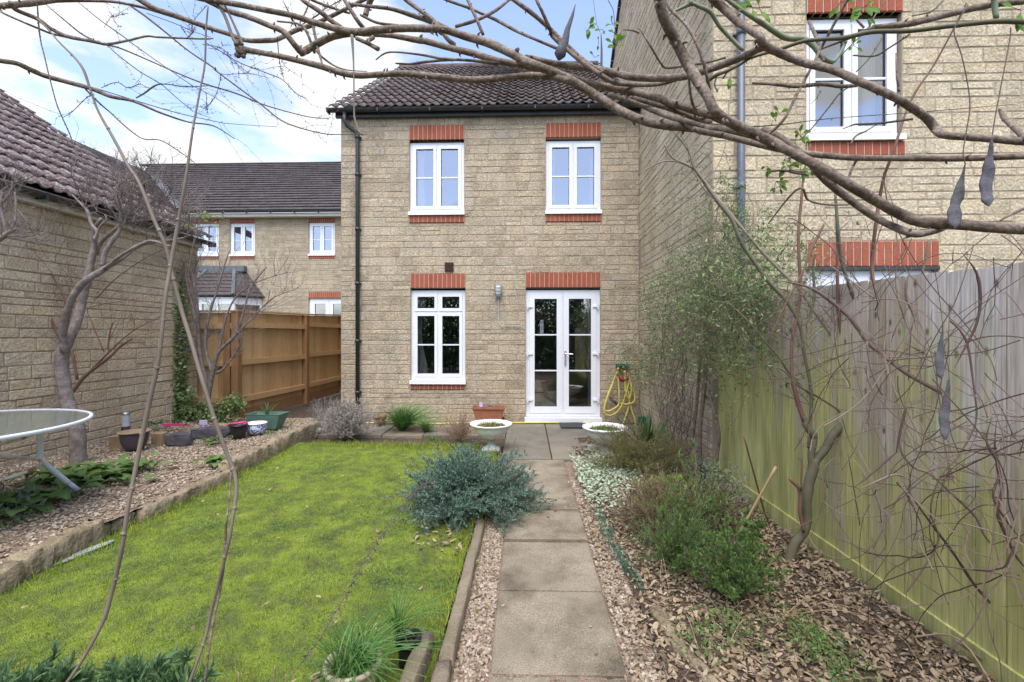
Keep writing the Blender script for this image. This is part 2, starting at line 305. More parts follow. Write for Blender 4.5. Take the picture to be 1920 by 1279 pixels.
M['leaf_dark'] = mat('dark_green_leaf', [(.03,.065,.02),(.06,.115,.035),(.09,.16,.05)], .55, .7, 6, transl=.2)
M['leaf_mid'] = mat('mid_green_leaf', [(.07,.13,.035),(.13,.22,.06),(.19,.30,.09)], .6, .7, 6, transl=.3)
M['leaf_lime'] = mat('yellow_green_leaf', [(.16,.26,.04),(.28,.38,.06)], .6, .7, 6, transl=.3)
M['leaf_climb'] = mat('jasmine_leaf', [(.08,.12,.04),(.15,.22,.08),(.25,.34,.13),(.42,.45,.23)], .6, .8, 6, transl=.3)
M['leaf_var'] = mat('variegated_leaf', [(.20,.28,.17),(.40,.46,.33),(.60,.62,.50)], .6, .8, 6, transl=.2)
M['leaf_grey'] = mat('grey_green_leaf', [(.13,.16,.13),(.25,.29,.24)], .7, .8, 6)
M['leaf_spurge'] = mat('blue_green_leaf', [(.06,.12,.06),(.12,.21,.09),(.19,.31,.12)], .6, .7, 6, transl=.3)
M['leaf_brown'] = mat('dry_stem', [(.17,.115,.075),(.31,.215,.145),(.38,.28,.20)], .9, .8, 6)
M['leaf_heath'] = mat('brown_heather', [(.10,.065,.05),(.19,.13,.095),(.13,.14,.06)], .9, .8, 6)
M['lavender'] = mat('grey_lavender', [(.22,.185,.165),(.36,.32,.29),(.28,.29,.24)], .9, .8, 6)
M['leaf_grass'] = mat('long_grass_leaf', [(.05,.12,.025),(.10,.22,.05),(.15,.30,.08)], .5, .8, 6, transl=.3)
M['leaf_olive'] = mat('olive_feathery_leaf', [(.14,.15,.045),(.22,.23,.07),(.26,.20,.09)], .7, .8, 6, transl=.25)
M['whitepaint'] = mat('white_cast_paint', [(.66,.66,.65),(.82,.82,.82)], .6, 0, 10, bump=.4, bscale=60, bdist=.004)
M['greypaint'] = mat('weathered_white', [(.30,.32,.28),(.56,.57,.55)], .8, 0, 10, bump=.3, bscale=60)
M['terracotta'] = mat('terracotta', [(.30,.115,.06),(.38,.16,.09)], .85, 0, 10)
M['hose'] = mat('yellow_hose', [(.55,.48,.08),(.68,.60,.14)], .4, 0, 10, spec=.5)
M['hose_red'] = mat('red_hose', [(.42,.03,.05)], .4, 0)
M['hose_green'] = mat('dark_green_plastic', [(.01,.10,.07)], .5, 0)
M['black'] = mat('black_pot_plastic', [(.012,.012,.014),(.025,.025,.028)], .35, 0, spec=.5)
M['rubber'] = mat('dark_rubber', [(.03,.033,.038),(.05,.055,.06)], .8, 0)
M['purpleglaze'] = mat('dark_purple_glaze', [(.045,.035,.05),(.08,.065,.085)], .35, 0, 8, spec=.5)
M['cream'] = mat('cream_glaze', [(.45,.36,.25),(.58,.50,.38)], .4, 0, 8, spec=.5)
M['slate'] = mat('slate_rock', [(.055,.05,.06),(.11,.10,.115)], .8, 0, 9, bump=.6, bscale=30, bdist=.02)
M['buffstone'] = mat('buff_block', [(.24,.165,.09),(.34,.255,.16)], .9, 0, 9, bump=.5, bscale=40)
M['pink'] = mat('pink_plastic', [(.65,.05,.22)], .5, 0)
M['lilac'] = mat('lilac_plastic', [(.50,.45,.70)], .5, 0)
M['tubmetal'] = mat('brushed_metal', [(.35,.35,.36)], .35, 0, metal=.9)
M['greentub'] = mat('green_tub', [(.09,.17,.13),(.12,.21,.165)], .5, 0)
M['tableframe'] = mat('white_table_paint', [(.62,.66,.72),(.74,.77,.82)], .45, 0, 8)
M['rusty'] = mat('rusted_white_paint', [(.30,.13,.05),(.60,.52,.45),(.68,.68,.68)], .7, 0, 9, pos=[.2,.45,.7])
M['netting'] = mat('green_netting', [(.03,.13,.08),(.06,.20,.13)], .6, .4)
M['bamboo'] = mat('bamboo_cane', [(.28,.20,.11),(.38,.28,.17)], .6, .2, 8)
M['vent'] = mat('brown_vent', [(.06,.03,.022)], .7, 0)
M['lampglass'] = mat('ribbed_lamp_glass', [(.42,.45,.46),(.55,.57,.58)], .25, 0, spec=.6)
M['steel'] = mat('pale_metal', [(.6,.6,.62)], .35, 0, metal=.7)
M['chip'] = mat('pale_grey_plastic', [(.28,.28,.30),(.40,.41,.44)], .8, 0, 9)
def chinamat():
    m = mat('blue_white_china', [(.75,.77,.8)], .25, 0, spec=.6); t = m.node_tree; k = t.links.new; b = t.nodes['Principled BSDF']
    c = t.nodes.new('ShaderNodeTexCoord'); v = t.nodes.new('ShaderNodeTexVoronoi'); v.inputs['Scale'].default_value = 34; k(c.outputs['Object'], v.inputs[0])
    r = t.nodes.new('ShaderNodeValToRGB'); e = r.color_ramp.elements; e[0].position = .42; e[0].color = (.07,.12,.34,1); e[1].position = .5; e[1].color = (.62,.66,.74,1)
    k(v.outputs[0], r.inputs[0]); k(r.outputs[0], b.inputs['Base Color']); return m
M['bluewhite'] = chinamat()
# ---------------------------------------------------------------- ground, lawn, paths
g = MB(); g.box(-500, 500, -500, 900, -.4, -.06); props(g.build('ground', M['ground']), kind='structure')
def sheet(name, x0, x1, y0, y1, zf, m, nx=40, ny=60, kind='structure', rough=.006):
    X, Y = np.meshgrid(np.linspace(x0, x1, nx), np.linspace(y0, y1, ny)); Z = zf(X, Y)+RNG.normal(0, rough, X.shape)
    V = np.c_[X.ravel(), Y.ravel(), Z.ravel()]; F = [(j*nx+i, j*nx+i+1, (j+1)*nx+i+1, (j+1)*nx+i) for j in range(ny-1) for i in range(nx-1)]
    mb = MB(); mb.add(V, np.array(F)); return props(mb.build(name, m, None, True), kind=kind)
ZGR = .12
sheet('soil', -5.6, 2.6, -3.2, 12.5, lambda X, Y: -.045+0*X, M['soil'], 90, 150)
zl = lambda X, Y: .004+.02*np.sin(X*1.7+.5)*np.sin(Y*1.3)
sheet('lawn', -3.02, -.40, .55, 5.92, zl, M['lawn'], 120, 200, rough=.004)
sheet('gravel_bed', -5.36, -3.03, .3, 7.3, lambda X, Y: ZGR-.025+0*X, M['gravelbase'], 60, 120, rough=.006)
def zb(X, Y): return .01+.075*np.clip((X-.62)/1.2, 0, 1)+.02*np.sin(X*5+Y*2.3)
sheet('flower_bed', .60, 1.83, .4, 6.4, zb, M['soil'], 50, 150, rough=.008)
sheet('gravel_strip', -.33, .66, .4, 5.3, lambda X, Y: -.02+0*X, M['gravelbase'], 30, 120, rough=.004)
# path slabs (each slab a real slab with open joints)
yb = [1.36, 1.96, 2.60, 3.20, 3.69, 3.785, 4.14, 4.72, 5.30]
pm = MB()
def slab(mb, x0, x1, y0, y1, z, h=.05, ti=0.0):
    g_ = .0065; V = []
    x0 += g_; x1 -= g_; y0 += g_; y1 -= g_; c = .006
    a, b2 = RNG.uniform(-ti, ti, 2)
    for zz, ins in ((z-h, 0), (z-c, 0), (z, c)):
        for (x, y) in ((x0+ins, y0+ins), (x1-ins, y0+ins), (x1-ins, y1-ins), (x0+ins, y1-ins)): V.append((x, y, zz+(x-x0)*a+(y-y0)*b2))
    mb.add(np.array(V), [(0,1,5,4),(1,2,6,5),(2,3,7,6),(3,0,4,7),(4,5,9,8),(5,6,10,9),(6,7,11,10),(7,4,8,11),(8,9,10,11)])
zs = [-.022, -.012, -.006, .018, .0, .004, .004, .0]
for i in range(8):
    if i == 4:
        for k in range(3): slab(pm, -.165+k*.202, .035+k*.202, yb[4], yb[5], .0, ti=.01)
        continue
    slab(pm, -.165, .438, yb[i], yb[i+1], zs[i], ti=.008)
slab(pm, -.165, .438, .72, 1.35, -.03); slab(pm, -.165, .438, .08, .71, -.03)
props(pm.build('path', M['slab']), kind='structure')
pt = MB()
for i, x in enumerate(np.arange(-3.3, 1.7, .6)):
    for j, y in enumerate((5.33, 5.93, 6.53, 7.13)):
        if j < 2 and (x < -.4 or x > .8): continue
        if x < -.4 and j == 1: continue
        slab(pt, x, min(x+.6, 1.80), y, min(y+.6, 7.47), .0+RNG.uniform(-.003, .003), ti=.005)
props(pt.build('patio', M['patio']), kind='structure')

# ---------------------------------------------------------------- stone walls
def stone_rects(Wd, H, ops, lmin=.17, lmax=.46, hs=(.105, .15, .15, .075, .145), z0=0.0, keep=None):
    out = []; z = z0; gp = .011; prev = -1
    while z < H-.02:
        k = random.randrange(len(hs)); h = hs[k]
        if h == prev and random.random() < .5: h = hs[(k+1) % len(hs)]
        prev = h; h = min(h, H-z)
        u = -random.uniform(0, lmax*.5)
        while u < Wd:
            l = random.uniform(lmin, lmax)*(1.0 if h > .1 else 1.15); a, b = max(u, 0), min(u+l, Wd)
            if b-a > .03:
                rs = [(a+gp/2, b-gp/2, z+gp/2, z+h-gp/2)]
                if h > .13 and random.random() < .13: m_ = z+h*.5; rs = [(a+gp/2, b-gp/2, z+gp/2, m_-gp/2), (a+gp/2, b-gp/2, m_+gp/2, z+h-gp/2)]
                for o in ops:
                    nr = []
                    for (p, q, r_, s_) in rs:
                        if q <= o[0] or p >= o[1] or s_ <= o[2] or r_ >= o[3]: nr.append((p, q, r_, s_)); continue
                        if p < o[0]: nr.append((p, o[0]-.003, r_, s_))
                        if q > o[1]: nr.append((o[1]+.003, q, r_, s_))
                        pp, qq = max(p, o[0]), min(q, o[1])
                        if r_ < o[2]: nr.append((pp, qq, r_, o[2]-.003))
                        if s_ > o[3]: nr.append((pp, qq, o[3]+.003, s_))
                    rs = nr
                out += [r_ for r_ in rs if r_[1]-r_[0] > .02 and r_[3]-r_[2] > .02 and (keep is None or keep((r_[0]+r_[1])/2, (r_[2]+r_[3])/2))]
            u += l
        z += h
    return out
def stones(mb, O, U, N, rects, dep=.006, n=5, mm=4):
    O, U, N = (np.array(a, float) for a in (O, U, N)); Zv = np.array((0, 0, 1.))
    F0 = np.array([(j*n+i, j*n+i+1, (j+1)*n+i+1, (j+1)*n+i) for j in range(mm-1) for i in range(n-1)])
    if np.dot(np.cross(U, Zv), N) < 0: F0 = F0[:, ::-1]
    for (a, b, c, d) in rects:
        iu = min(.006, (b-a)*.2); iv = min(.006, (d-c)*.2)
        us = np.array([a, a+iu, *( a+iu+(b-a-2*iu)*np.linspace(0, 1, n-2)[1:-1]), b-iu, b]) if n > 4 else np.array([a, a+iu, b-iu, b])
        vs = np.array([c, c+iv, d-iv, d])
        A, B = np.meshgrid(us, vs); D = np.full(A.shape, dep)*random.uniform(.6, 1.2)+RNG.normal(0, .0016, A.shape)
        D[0] = D[-1] = -.001; D[:, 0] = D[:, -1] = -.001
        A = A+RNG.normal(0, .0018, A.shape); B = B+RNG.normal(0, .0018, B.shape)
        for (j, i, sj, si) in ((0,0,1,1),(0,n-1,1,-1),(mm-1,0,-1,1),(mm-1,n-1,-1,-1)): A[j, i] += si*.006; B[j, i] += sj*.006
        mb.add(O+A.ravel()[:, None]*U+B.ravel()[:, None]*Zv+D.ravel()[:, None]*N, F0)
def backing(mb, O, U, N, Wd, H, ops, th=.14, top=None):
    us = sorted({0, Wd, *[o[0] for o in ops], *[o[1] for o in ops]}); vs = sorted({0, H, *[o[2] for o in ops], *[o[3] for o in ops]})
    O, U, N = (np.array(a, float) for a in (O, U, N))
    for i in range(len(us)-1):
        for j in range(len(vs)-1):
            a, b, c, d = us[i], us[i+1], vs[j], vs[j+1]
            if any(o[0]-1e-6 <= a and b <= o[1]+1e-6 and o[2]-1e-6 <= c and d <= o[3]+1e-6 for o in ops): continue
            mb.obox(O+U*(a+b)/2+np.array((0,0,(c+d)/2))-N*th/2, U, (0,0,1), N, (b-a)/2, (d-c)/2, th/2)
def soldier(root, x0, x1, z0, z1, Y, name='brick_lintel', pitch=.0745, proud=.010):
    n = max(3, round((x1-x0)/pitch)); mb = MB(); w = (x1-x0)/n
    for k in range(n):
        a = x0+k*w+.0045; b = x0+(k+1)*w-.0045; p_ = proud+.012+RNG.uniform(0, .003)
        V = np.array([(a,Y-p_+.004,z0),(b,Y-p_+.004,z0),(b,Y-p_+.004,z1),(a,Y-p_+.004,z1),(a+.004,Y-p_,z0+.005),(b-.004,Y-p_,z0+.005),(b-.004,Y-p_,z1-.005),(a+.004,Y-p_,z1-.005),(a,Y+.05,z0),(b,Y+.05,z0),(b,Y+.05,z1),(a,Y+.05,z1)])
        mb.add(V, [(4,5,6,7),(0,1,5,4),(1,2,6,5),(2,3,7,6),(3,0,4,7),(8,9,1,0),(9,10,2,1),(10,11,3,2),(11,8,0,3)])
    o = mb.build(name, M['brick'], root)
    m2 = MB(); m2.box(x0-.004, x1+.004, Y-proud-.008, Y+.06, z0+.001, z1-.001); m2.build('brick_mortar', M['brickmortar'], o)
    return o
def window(root, x0, x1, z0, z1, Y, cols=2, trans=None, bars=(.5,), sill=True, name='window', glass='glass', curtains=(), of=.052, sash=.05, leaf_bot=None):
    fr = MB(); y0, y1 = Y+.045, Y+.115
    fr.box(x0, x0+of, y0, y1, z0, z1); fr.box(x1-of, x1, y0, y1, z0, z1)
    fr.box(x0+of, x1-of, y0, y1, z0, z0+of); fr.box(x0+of, x1-of, y0, y1, z1-of, z1)
    xs = np.linspace(x0+of, x1-of, cols+1); hm = .012
    for xm in xs[1:-1]: fr.box(xm-hm, xm+hm, y0+.001, y1-.001, z0+of, z1-of)
    rows = [(z0+of, z1-of)]
    if trans: zt = trans; rows = [(z0+of, zt-hm), (zt+hm, z1-of)]; fr.box(x0+of, x1-of, y0+.002, y1-.002, zt-hm, zt+hm)
    pn = MB(); sl = MB()
    for ri, (a, b) in enumerate(rows):
        for c in range(cols):
            xa = xs[c]+(hm if c else 0)+.002; xb = xs[c+1]-(hm if c < cols-1 else 0)-.002; za, zb_ = a+.002, b-.002; yy = y0-.014
            sb = leaf_bot or sash
            fr.box(xa, xa+sash, yy, y1-.01, za, zb_); fr.box(xb-sash, xb, yy, y1-.01, za, zb_)
            fr.box(xa+sash, xb-sash, yy, y1-.01, za, za+sb); fr.box(xa+sash, xb-sash, yy, y1-.01, zb_-sash, zb_)
            i0, i1, j0, j1 = xa+sash, xb-sash, za+sb, zb_-sash
            for (p_, q_, r_, s_) in ((i0-.001,i0+.006,j0,j1),(i1-.006,i1+.001,j0,j1),(i0,i1,j0-.001,j0+.006),(i0,i1,j1-.006,j1+.001)): sl.box(p_, q_, yy+.022, yy+.03, r_, s_)
            if not (trans and ri == 1):
                for bfr in bars: zz = j0+(j1-j0)*bfr; fr.box(i0, i1, yy+.018, yy+.036, zz-.011, zz+.011)
            yg = yy+.034
            pn.add([(i0,yg,j0),(i1,yg,j0),(i1,yg,j1),(i0,yg,j1)], np.array([(0,1,2,3)]))
    f = fr.build(name, M['upvc'], root); pn.build('pane', M[glass], f); sl.build('window_seal', M['seal'], f)
    # thin lead/drip line over the head
    if sill:
        s = MB(); s.box(x0-.012, x1+.012, Y-.055, Y+.045, z0-.055, z0-.003); s.box(x0-.012, x1+.012, Y-.058, Y-.03, z0-.062, z0-.05); s.build('window_sill', M['upvc'], f)
    for (ca, cb, cz0, cz1, tie) in curtains:
        n = 40; uu = np.linspace(0, 1, n); rows_ = 14; V = []
        for j in range(rows_):
            t = j/(rows_-1); zz = cz1+(cz0-cz1)*t; wd = (cb-ca)*(1-tie*math.sin(math.pi*min(1, t*1.15)))
            side = ca if tie >= 0 and ca < (x0+x1)/2 else None
            xx = (ca+uu*wd) if side is not None else (cb-uu*wd)
            V.append(np.c_[xx, Y+.2+.02*np.sin(uu*28+t), np.full(n, zz)])
        F = [(j*n+i, j*n+i+1, (j+1)*n+i+1, (j+1)*n+i) for j in range(rows_-1) for i in range(n-1)]
        mb = MB(); mb.add(np.vstack(V), np.array(F)); mb.build('curtain', M['curtain'], f, True)
    return f
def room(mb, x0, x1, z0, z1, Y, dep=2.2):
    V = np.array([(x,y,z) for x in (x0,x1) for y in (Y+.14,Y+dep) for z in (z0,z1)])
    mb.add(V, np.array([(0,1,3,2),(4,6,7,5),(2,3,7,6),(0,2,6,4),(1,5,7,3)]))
def tile_roof(O, U, UP, Wd, Ln, row=.325, wave=.15, amp=.030, per=2, ns=7, jit=.003, flat=False, clip=None, lift=.036):
    O, U, UP = (np.array(a, float) for a in (O, U, UP)); N = np.cross(U, UP); N /= np.linalg.norm(N)
    if N[2] < 0: N = -N
    mb = MB(); tw = wave*per; nc = int(math.ceil(Wd/tw)); nr = int(math.ceil(Ln/row)); k = ns*per+1 if not flat else 3
    for r in range(nr):
        off = (tw/2 if (flat and r % 2) else 0)
        for c in range(-1 if off else 0, nc):
            u0 = c*tw+off; u1 = min(u0+tw, Wd); u0c = max(u0, 0)
            if u1-u0c < .02: continue
            us = np.linspace(u0c, u1, k)
            if flat: pr = np.zeros(k); us = np.linspace(u0c+.002, u1-.002, k)
            else:
                ph = (us % wave)/wave; pr = amp*np.where(ph < .55, np.sin(ph/.55*math.pi)**.9, -.12*np.sin((ph-.55)/.45*math.pi))
            a = r*row-.02; b = min((r+1)*row+.01, Ln+.02)
            j = RNG.normal(0, jit, 4)
            if clip is not None and not clip((u0c+u1)/2, (a+b)/2): continue
            lo = lift+pr+j[0]+(us-u0c)*j[1]*2; hi = pr*.96-.002; dn = np.full(k, -.012) if flat else lo-.02
            V = np.vstack([O+us[:, None]*U+(a+.004)*UP+dn[:, None]*N, O+us[:, None]*U+(a+j[2])*UP+lo[:, None]*N, O+us[:, None]*U+b*UP+hi[:, None]*N])
            F = [(q*k+i, q*k+i+1, (q+1)*k+i+1, (q+1)*k+i) for q in range(2) for i in range(k-1)]
            mb.add(V, np.array(F))
    return mb
def gutter(root, p0, p1, r=.055, m='gutter', name='gutter'):
    """half-round gutter with outside brackets"""
    p0, p1 = np.array(p0, float), np.array(p1, float); d = p1-p0; L_ = np.linalg.norm(d); d /= L_; side = np.cross(d, (0,0,1)); side /= np.linalg.norm(side)
    th = np.linspace(math.pi, 2*math.pi, 9); mb = MB(); V = []
    for q in (p0, p1):
        for rr in (r, r-.004):
            for t in th: V.append(q+side*rr*math.cos(t)+np.array((0,0,rr*math.sin(t))))
    V = np.array(V); F = []
    for i in range(8): F += [(i, i+1, 18+i+1, 18+i), (9+i, 27+i, 27+i+1, 9+i+1), (i, 9+i, 9+i+1, i+1), (18+i, 18+i+1, 27+i+1, 27+i)]
    F += [(0, 18, 27, 9), (8, 17, 35, 26)]; mb.add(V, np.array(F))
    n = int(L_/.9)+1
    for k in range(n+1):
        q = p0+d*min(L_-.02, max(.02, k*L_/n)); mb.obox(q+np.array((0,0,-r*.55)), d, side, (0,0,1), .012, r+.006, r*.62)
    return mb.build(name, M[m], root)

# ---------------------------------------------------------------- the house
HY = 7.5; HX0, HX1 = -3.09, 1.84; HTOP = 5.06
house = thing('stone_house', ((HX0+HX1)/2, HY, 0), 'two storey honey stone house with white windows, French doors and dark tiled roof, straight ahead', 'house')
ops = [(-1.94,-1.03,3.43,4.68),(.32,1.22,3.43,4.68),(-1.92,-1.01,.64,2.22),(-.01,1.21,.02,2.22)]
sops = [(-1.945,-1.025,3.30,4.92),(.315,1.225,3.30,4.92),(-1.925,-1.005,.55,2.46),(-.015,1.215,0,2.47)]
O = (HX0, HY, 0); sh = lambda L_: [(a-HX0, b-HX0, c, d) for a, b, c, d in L_]
mb = MB(); backing(mb, O, (1,0,0), (0,-1,0), HX1-HX0, HTOP, sh(ops)); 
mb.box(HX0, HX0+.14, HY+.141, HY+8.4, 0, HTOP)
wall = mb.build('wall', M['mortar'], house)
mb = MB(); stones(mb, O, (1,0,0), (0,-1,0), stone_rects(HX1-HX0, HTOP, sh(sops)))
stones(mb, (HX0, HY+8, 0), (0,-1,0), (-1,0,0), stone_rects(8, HTOP, [], lmin=.2, lmax=.5), n=5)
mb.build('stone_facing', M['stone'], wall)
for a, b, c, d in ((-1.94,-1.03,4.68,4.92),(.32,1.22,4.69,4.925),(-1.92,-1.01,2.225,2.46),(-.01,1.21,2.23,2.47)): soldier(house, a, b, c, d, HY)
for a, b, c, d in ((-1.94,-1.03,3.31,3.43),(.32,1.22,3.31,3.43),(-1.92,-1.01,.55,.64)): soldier(house, a, b, c, d, HY, 'brick_sill')
window(house, -1.94, -1.03, 3.49, 4.65, HY, curtains=[(-1.87,-1.72,3.5,4.62,.15)])
window(house, .32, 1.22, 3.49, 4.65, HY, curtains=[(.38,.50,3.5,4.62,.25),(1.06,1.16,3.5,4.62,.1)])
window(house, -1.92, -1.01, .70, 2.19, HY, trans=1.83, glass='glass_low', curtains=[(-1.86,-1.68,.72,2.17,.55)])
door = window(house, -.01, 1.21, .10, 2.19, HY, bars=(1/3, 2/3), sill=False, name='french_door', glass='glass_low', of=.058, sash=.085, leaf_bot=.105, curtains=[(1.03,1.12,.12,2.15,.1)])
t = MB(); t.box(-.03, 1.23, HY-.07, HY+.05, .03, .095); t.build('door_threshold', M['upvc'], door)
for zz in (.38, 1.14, 1.92):
    for xx, sg in ((.058, 1), (1.142, -1)): t = MB(); t.box(xx-.05, xx+.045, HY+.008, HY+.032, zz-.016, zz+.016); t.tube([(xx-sg*.035, HY+.01, zz-.05), (xx-sg*.035, HY+.01, zz+.05)], .011, 10); t.build('door_hinge', M['upvc'], door)
t = MB(); t.box(.625, .655, HY+.012, HY+.031, .95, 1.19); t.tube([(.64, HY+.02, 1.14),(.64, HY-.035, 1.14),(.67,HY-.04,1.14),(.76, HY-.038, 1.133)], .0095, 8); t.tube([(.64,HY+.02,1.03),(.64,HY+.0,1.03)], .009, 10)
t.build('door_handle', M['steel'], door)
t = MB(); t.box(.225, .285, HY+.07, HY+.075, 1.47, 1.70); t.build('paper_notice', M['upvc'], door)
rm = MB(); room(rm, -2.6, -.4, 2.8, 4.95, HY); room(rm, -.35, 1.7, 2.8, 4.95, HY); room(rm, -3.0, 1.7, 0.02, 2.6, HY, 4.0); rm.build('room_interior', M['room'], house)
# furniture seen dimly through the doors stays with the house interior
rm = MB(); rm.box(-.9, .3, HY+2.2, HY+2.9, .02, .9); rm.box(.6, 1.3, HY+1.4, HY+1.9, .70, .74)
for xx in (.64, 1.26): rm.box(xx-.02, xx+.02, HY+1.42, HY+1.46, .02, .70)
rm.build('indoor_furniture', M['slab'], house)
# roof
pit = math.atan(.744); up = (0, math.cos(pit), math.sin(pit)); RL = (11.45-7.28)/math.cos(pit)
rf = tile_roof((HX0-.11, HY-.20, 5.13), (1,0,0), up, HX1-HX0+.10, RL)
rfo = rf.build('roof', M['tile'], house, True)
rd = MB(); zr = 5.13+RL*math.sin(pit); yr = HY-.20+RL*math.cos(pit)
for k in range(11):
    x0 = HX0-.12+k*.455; rd.tube([(x0, yr, zr-.03),(x0+.45, yr, zr-.03)], .105+.004*(k % 2), 14)
rd.build('ridge_tile', M['tile'], rfo, True)
bk = MB(); 
bk.add([(HX0-.06,HY-.06,5.13),(HX1,HY-.06,5.13),(HX1,yr,zr-.05),(HX0-.06,yr,zr-.05),(HX0-.06,2*yr-HY,5.13),(HX1,2*yr-HY,5.13)], [(0,1,2,3),(3,2,5,4),(0,3,4)])
bk.box(HX0-.06, HX1, HY-.09, HY-.04, 5.035, 5.15)
bk.build('roof_underlay', M['gutter'], rfo)
gutter(house, (HX0-.17, HY-.155, 5.14), (HX1, HY-.155, 5.14))
dp = MB(); dp.tube([(-2.97,HY-.155,5.09),(-2.97,HY-.155,4.95),(-2.93,HY-.12,4.88),(-2.82,HY-.07,4.80),(-2.79,HY-.06,4.72),(-2.79,HY-.06,4.5),(-2.79,HY-.06,.12)], .034, 12)
for zz in (4.72, 4.1, 3.2, 2.3, 1.35, .5): dp.tube([(-2.79,HY-.06,zz-.025),(-2.79,HY-.06,zz+.025)], .042, 12); dp.box(-2.84,-2.74,HY-.04,HY,zz-.012,zz+.012)
dp.build('downpipe', M['gutter'], house, True)
v = MB(); v.box(-1.345,-1.205,HY-.035,HY+.02,2.50,2.645)
for k in range(6): v.box(-1.337,-1.213,HY-.042,HY-.034,2.512+k*.022,2.525+k*.022)
v.build('air_vent', M['vent'], house)
v = MB(); v.box(-.5,-.42,HY-.04,HY,2.07,2.10); v.lathe([(0,-.09),(.03,-.088),(.045,-.06),(.05,0),(.045,.06),(.03,.088),(0,.09)],16,(-.46,HY-.07,2.17)); lt = v.build('wall_light', M['lampglass'], house, True)
v = MB()
for zz in (-.05,0,.05): a = np.linspace(0,2*math.pi,17); v.tube(np.c_[-.46+.056*np.cos(a),HY-.07+.056*np.sin(a),np.full(17,2.17+zz)],.004,5)
v.tube([(-.46,HY-.13,2.08),(-.46,HY-.13,2.26)],.004,5); v.box(-.51,-.41,HY-.025,HY,2.06,2.28); v.build('lamp_guard', M['tubmetal'], lt)
v = MB(); v.tube(smoothline([(-.46,HY-.03,2.07),(-.46,HY-.03,1.75),(-.45,HY-.03,1.64),(-.40,HY-.03,1.60),(-.2,HY-.03,1.595),(-.1,HY-.03,1.595)]),.006,6); v.build('lamp_cable', M['greypaint'], lt)

# ---------------------------------------------------------------- neighbour's taller house (right)
NY = 4.56; NX = 1.84
nb = thing('neighbour_house', (NX+2, NY, 0), 'taller stone house on the right with blue grey drainpipe, rising behind the wooden fence', 'house')
nops = [(2.75,3.66,3.27,4.60),(2.75,4.00,.1,2.11)]; NW = 5.2; NH = 5.3
mb = MB(); backing(mb, (NX,NY,0), (1,0,0), (0,-1,0), NW, NH, [(a-NX,b-NX,c,d) for a,b,c,d in nops])
kp = lambda u, z: z < 7.17-.87*((NY+u)-9.8)-.15 and z < 5.3+.87*u
# side wall slab: gable shape, thin
ys = [NY+.141, 8.3, 10.6]; 
def gz(y): return min(5.3+.87*(y-NY), 7.17+.87*(9.8-y))
pts = [(NY+.141,0),(11.5,0),(11.5,gz(11.5)),(8.3,gz(8.3)),(NY+.141,gz(NY+.141))]
V = [(NX+.003,y,z) for y,z in pts]+[(NX+.14,y,z) for y,z in pts]; mb.add(V, [(0,1,2,3,4),(9,8,7,6,5)]+[(i,(i+1)%5,(i+1)%5+5,i+5) for i in range(5)])
wall = mb.build('wall', M['mortar'], nb)
mb = MB(); stones(mb, (NX,NY,0), (1,0,0), (0,-1,0), stone_rects(NW, NH, [(a-NX,b-NX,c,d) for a,b,c,d in ((2.745,3.665,3.2,4.9),(2.745,4.005,0,2.37))], lmin=.2, lmax=.46, z0=1.0))
stones(mb, (NX+.003,11.3,0), (0,-1,0), (-1,0,0), stone_rects(11.3-NY, 8.6, [], keep=lambda u,z: z < gz(11.3-u)-.03 and (11.3-u < HY-.02 or z > 5.1)), n=5, dep=.005)
sf = mb.build('stone_facing', M['stone_n'], wall)
vg = MB()
for (ya, za, yb_, zb2) in ((8.3, gz(8.3), 11.5, gz(11.5)), (NY-.1, 5.21, 8.3, gz(8.3))):
    n_ = 18
    for k in range(n_):
        t0, t1 = k/n_, (k+1.06)/n_; vg.add([(NX-.05, ya+(yb_-ya)*t0, za+(zb2-za)*t0+.03),(NX+.3, ya+(yb_-ya)*t0, za+(zb2-za)*t0+.03),(NX+.3, ya+(yb_-ya)*t1, za+(zb2-za)*t1+.05),(NX-.05, ya+(yb_-ya)*t1, za+(zb2-za)*t1+.05),
            (NX-.05, ya+(yb_-ya)*t0, za+(zb2-za)*t0-.03),(NX-.05, ya+(yb_-ya)*t1, za+(zb2-za)*t1-.03)], [(0,1,2,3),(4,0,3,5)])
vg.add([(NX+.3,8.3,gz(8.3)),(NX+NW,8.3,gz(8.3)),(NX+NW,NY-.15,5.2),(NX+.3,NY-.15,5.2),(NX+.3,12,gz(12)),(NX+NW,12,gz(12))], [(0,1,2,3),(1,0,4,5)])
vg.build('roof', M['tile'], nb)
soldier(nb, 2.75, 3.66, 4.60, 4.84, NY); soldier(nb, 2.75, 3.68, 3.20, 3.335, NY, 'brick_sill'); soldier(nb, 2.75, 4.00, 2.12, 2.36, NY)
f = window(nb, 2.75, 3.65, 3.40, 4.57, NY, curtains=[(3.42,3.56,3.4,4.5,.1)])
d2 = MB(); d2.box(2.74,4.01,NY-.02,NY+.05,2.085,2.118); d2.build('door_head', M['gutter'], nb)
window(nb, 2.75, 4.0, .1, 2.085, NY, bars=(.33,.66), sill=False, name='patio_door', glass='glass_low', of=.06, sash=.085)
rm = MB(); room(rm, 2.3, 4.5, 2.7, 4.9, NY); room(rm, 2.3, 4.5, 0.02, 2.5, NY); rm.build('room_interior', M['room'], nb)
dp = MB(); dp.tube([(2.09,NY-.06,5.3),(2.09,NY-.06,.1)], .036, 14)
for zz in (4.4, 2.9, 1.5): dp.tube([(2.09,NY-.06,zz-.03),(2.09,NY-.06,zz+.03)], .043, 14); dp.box(2.03,2.15,NY-.03,NY,zz-.012,zz+.012)
dp.build('downpipe', M['pipe_n'], nb, True)

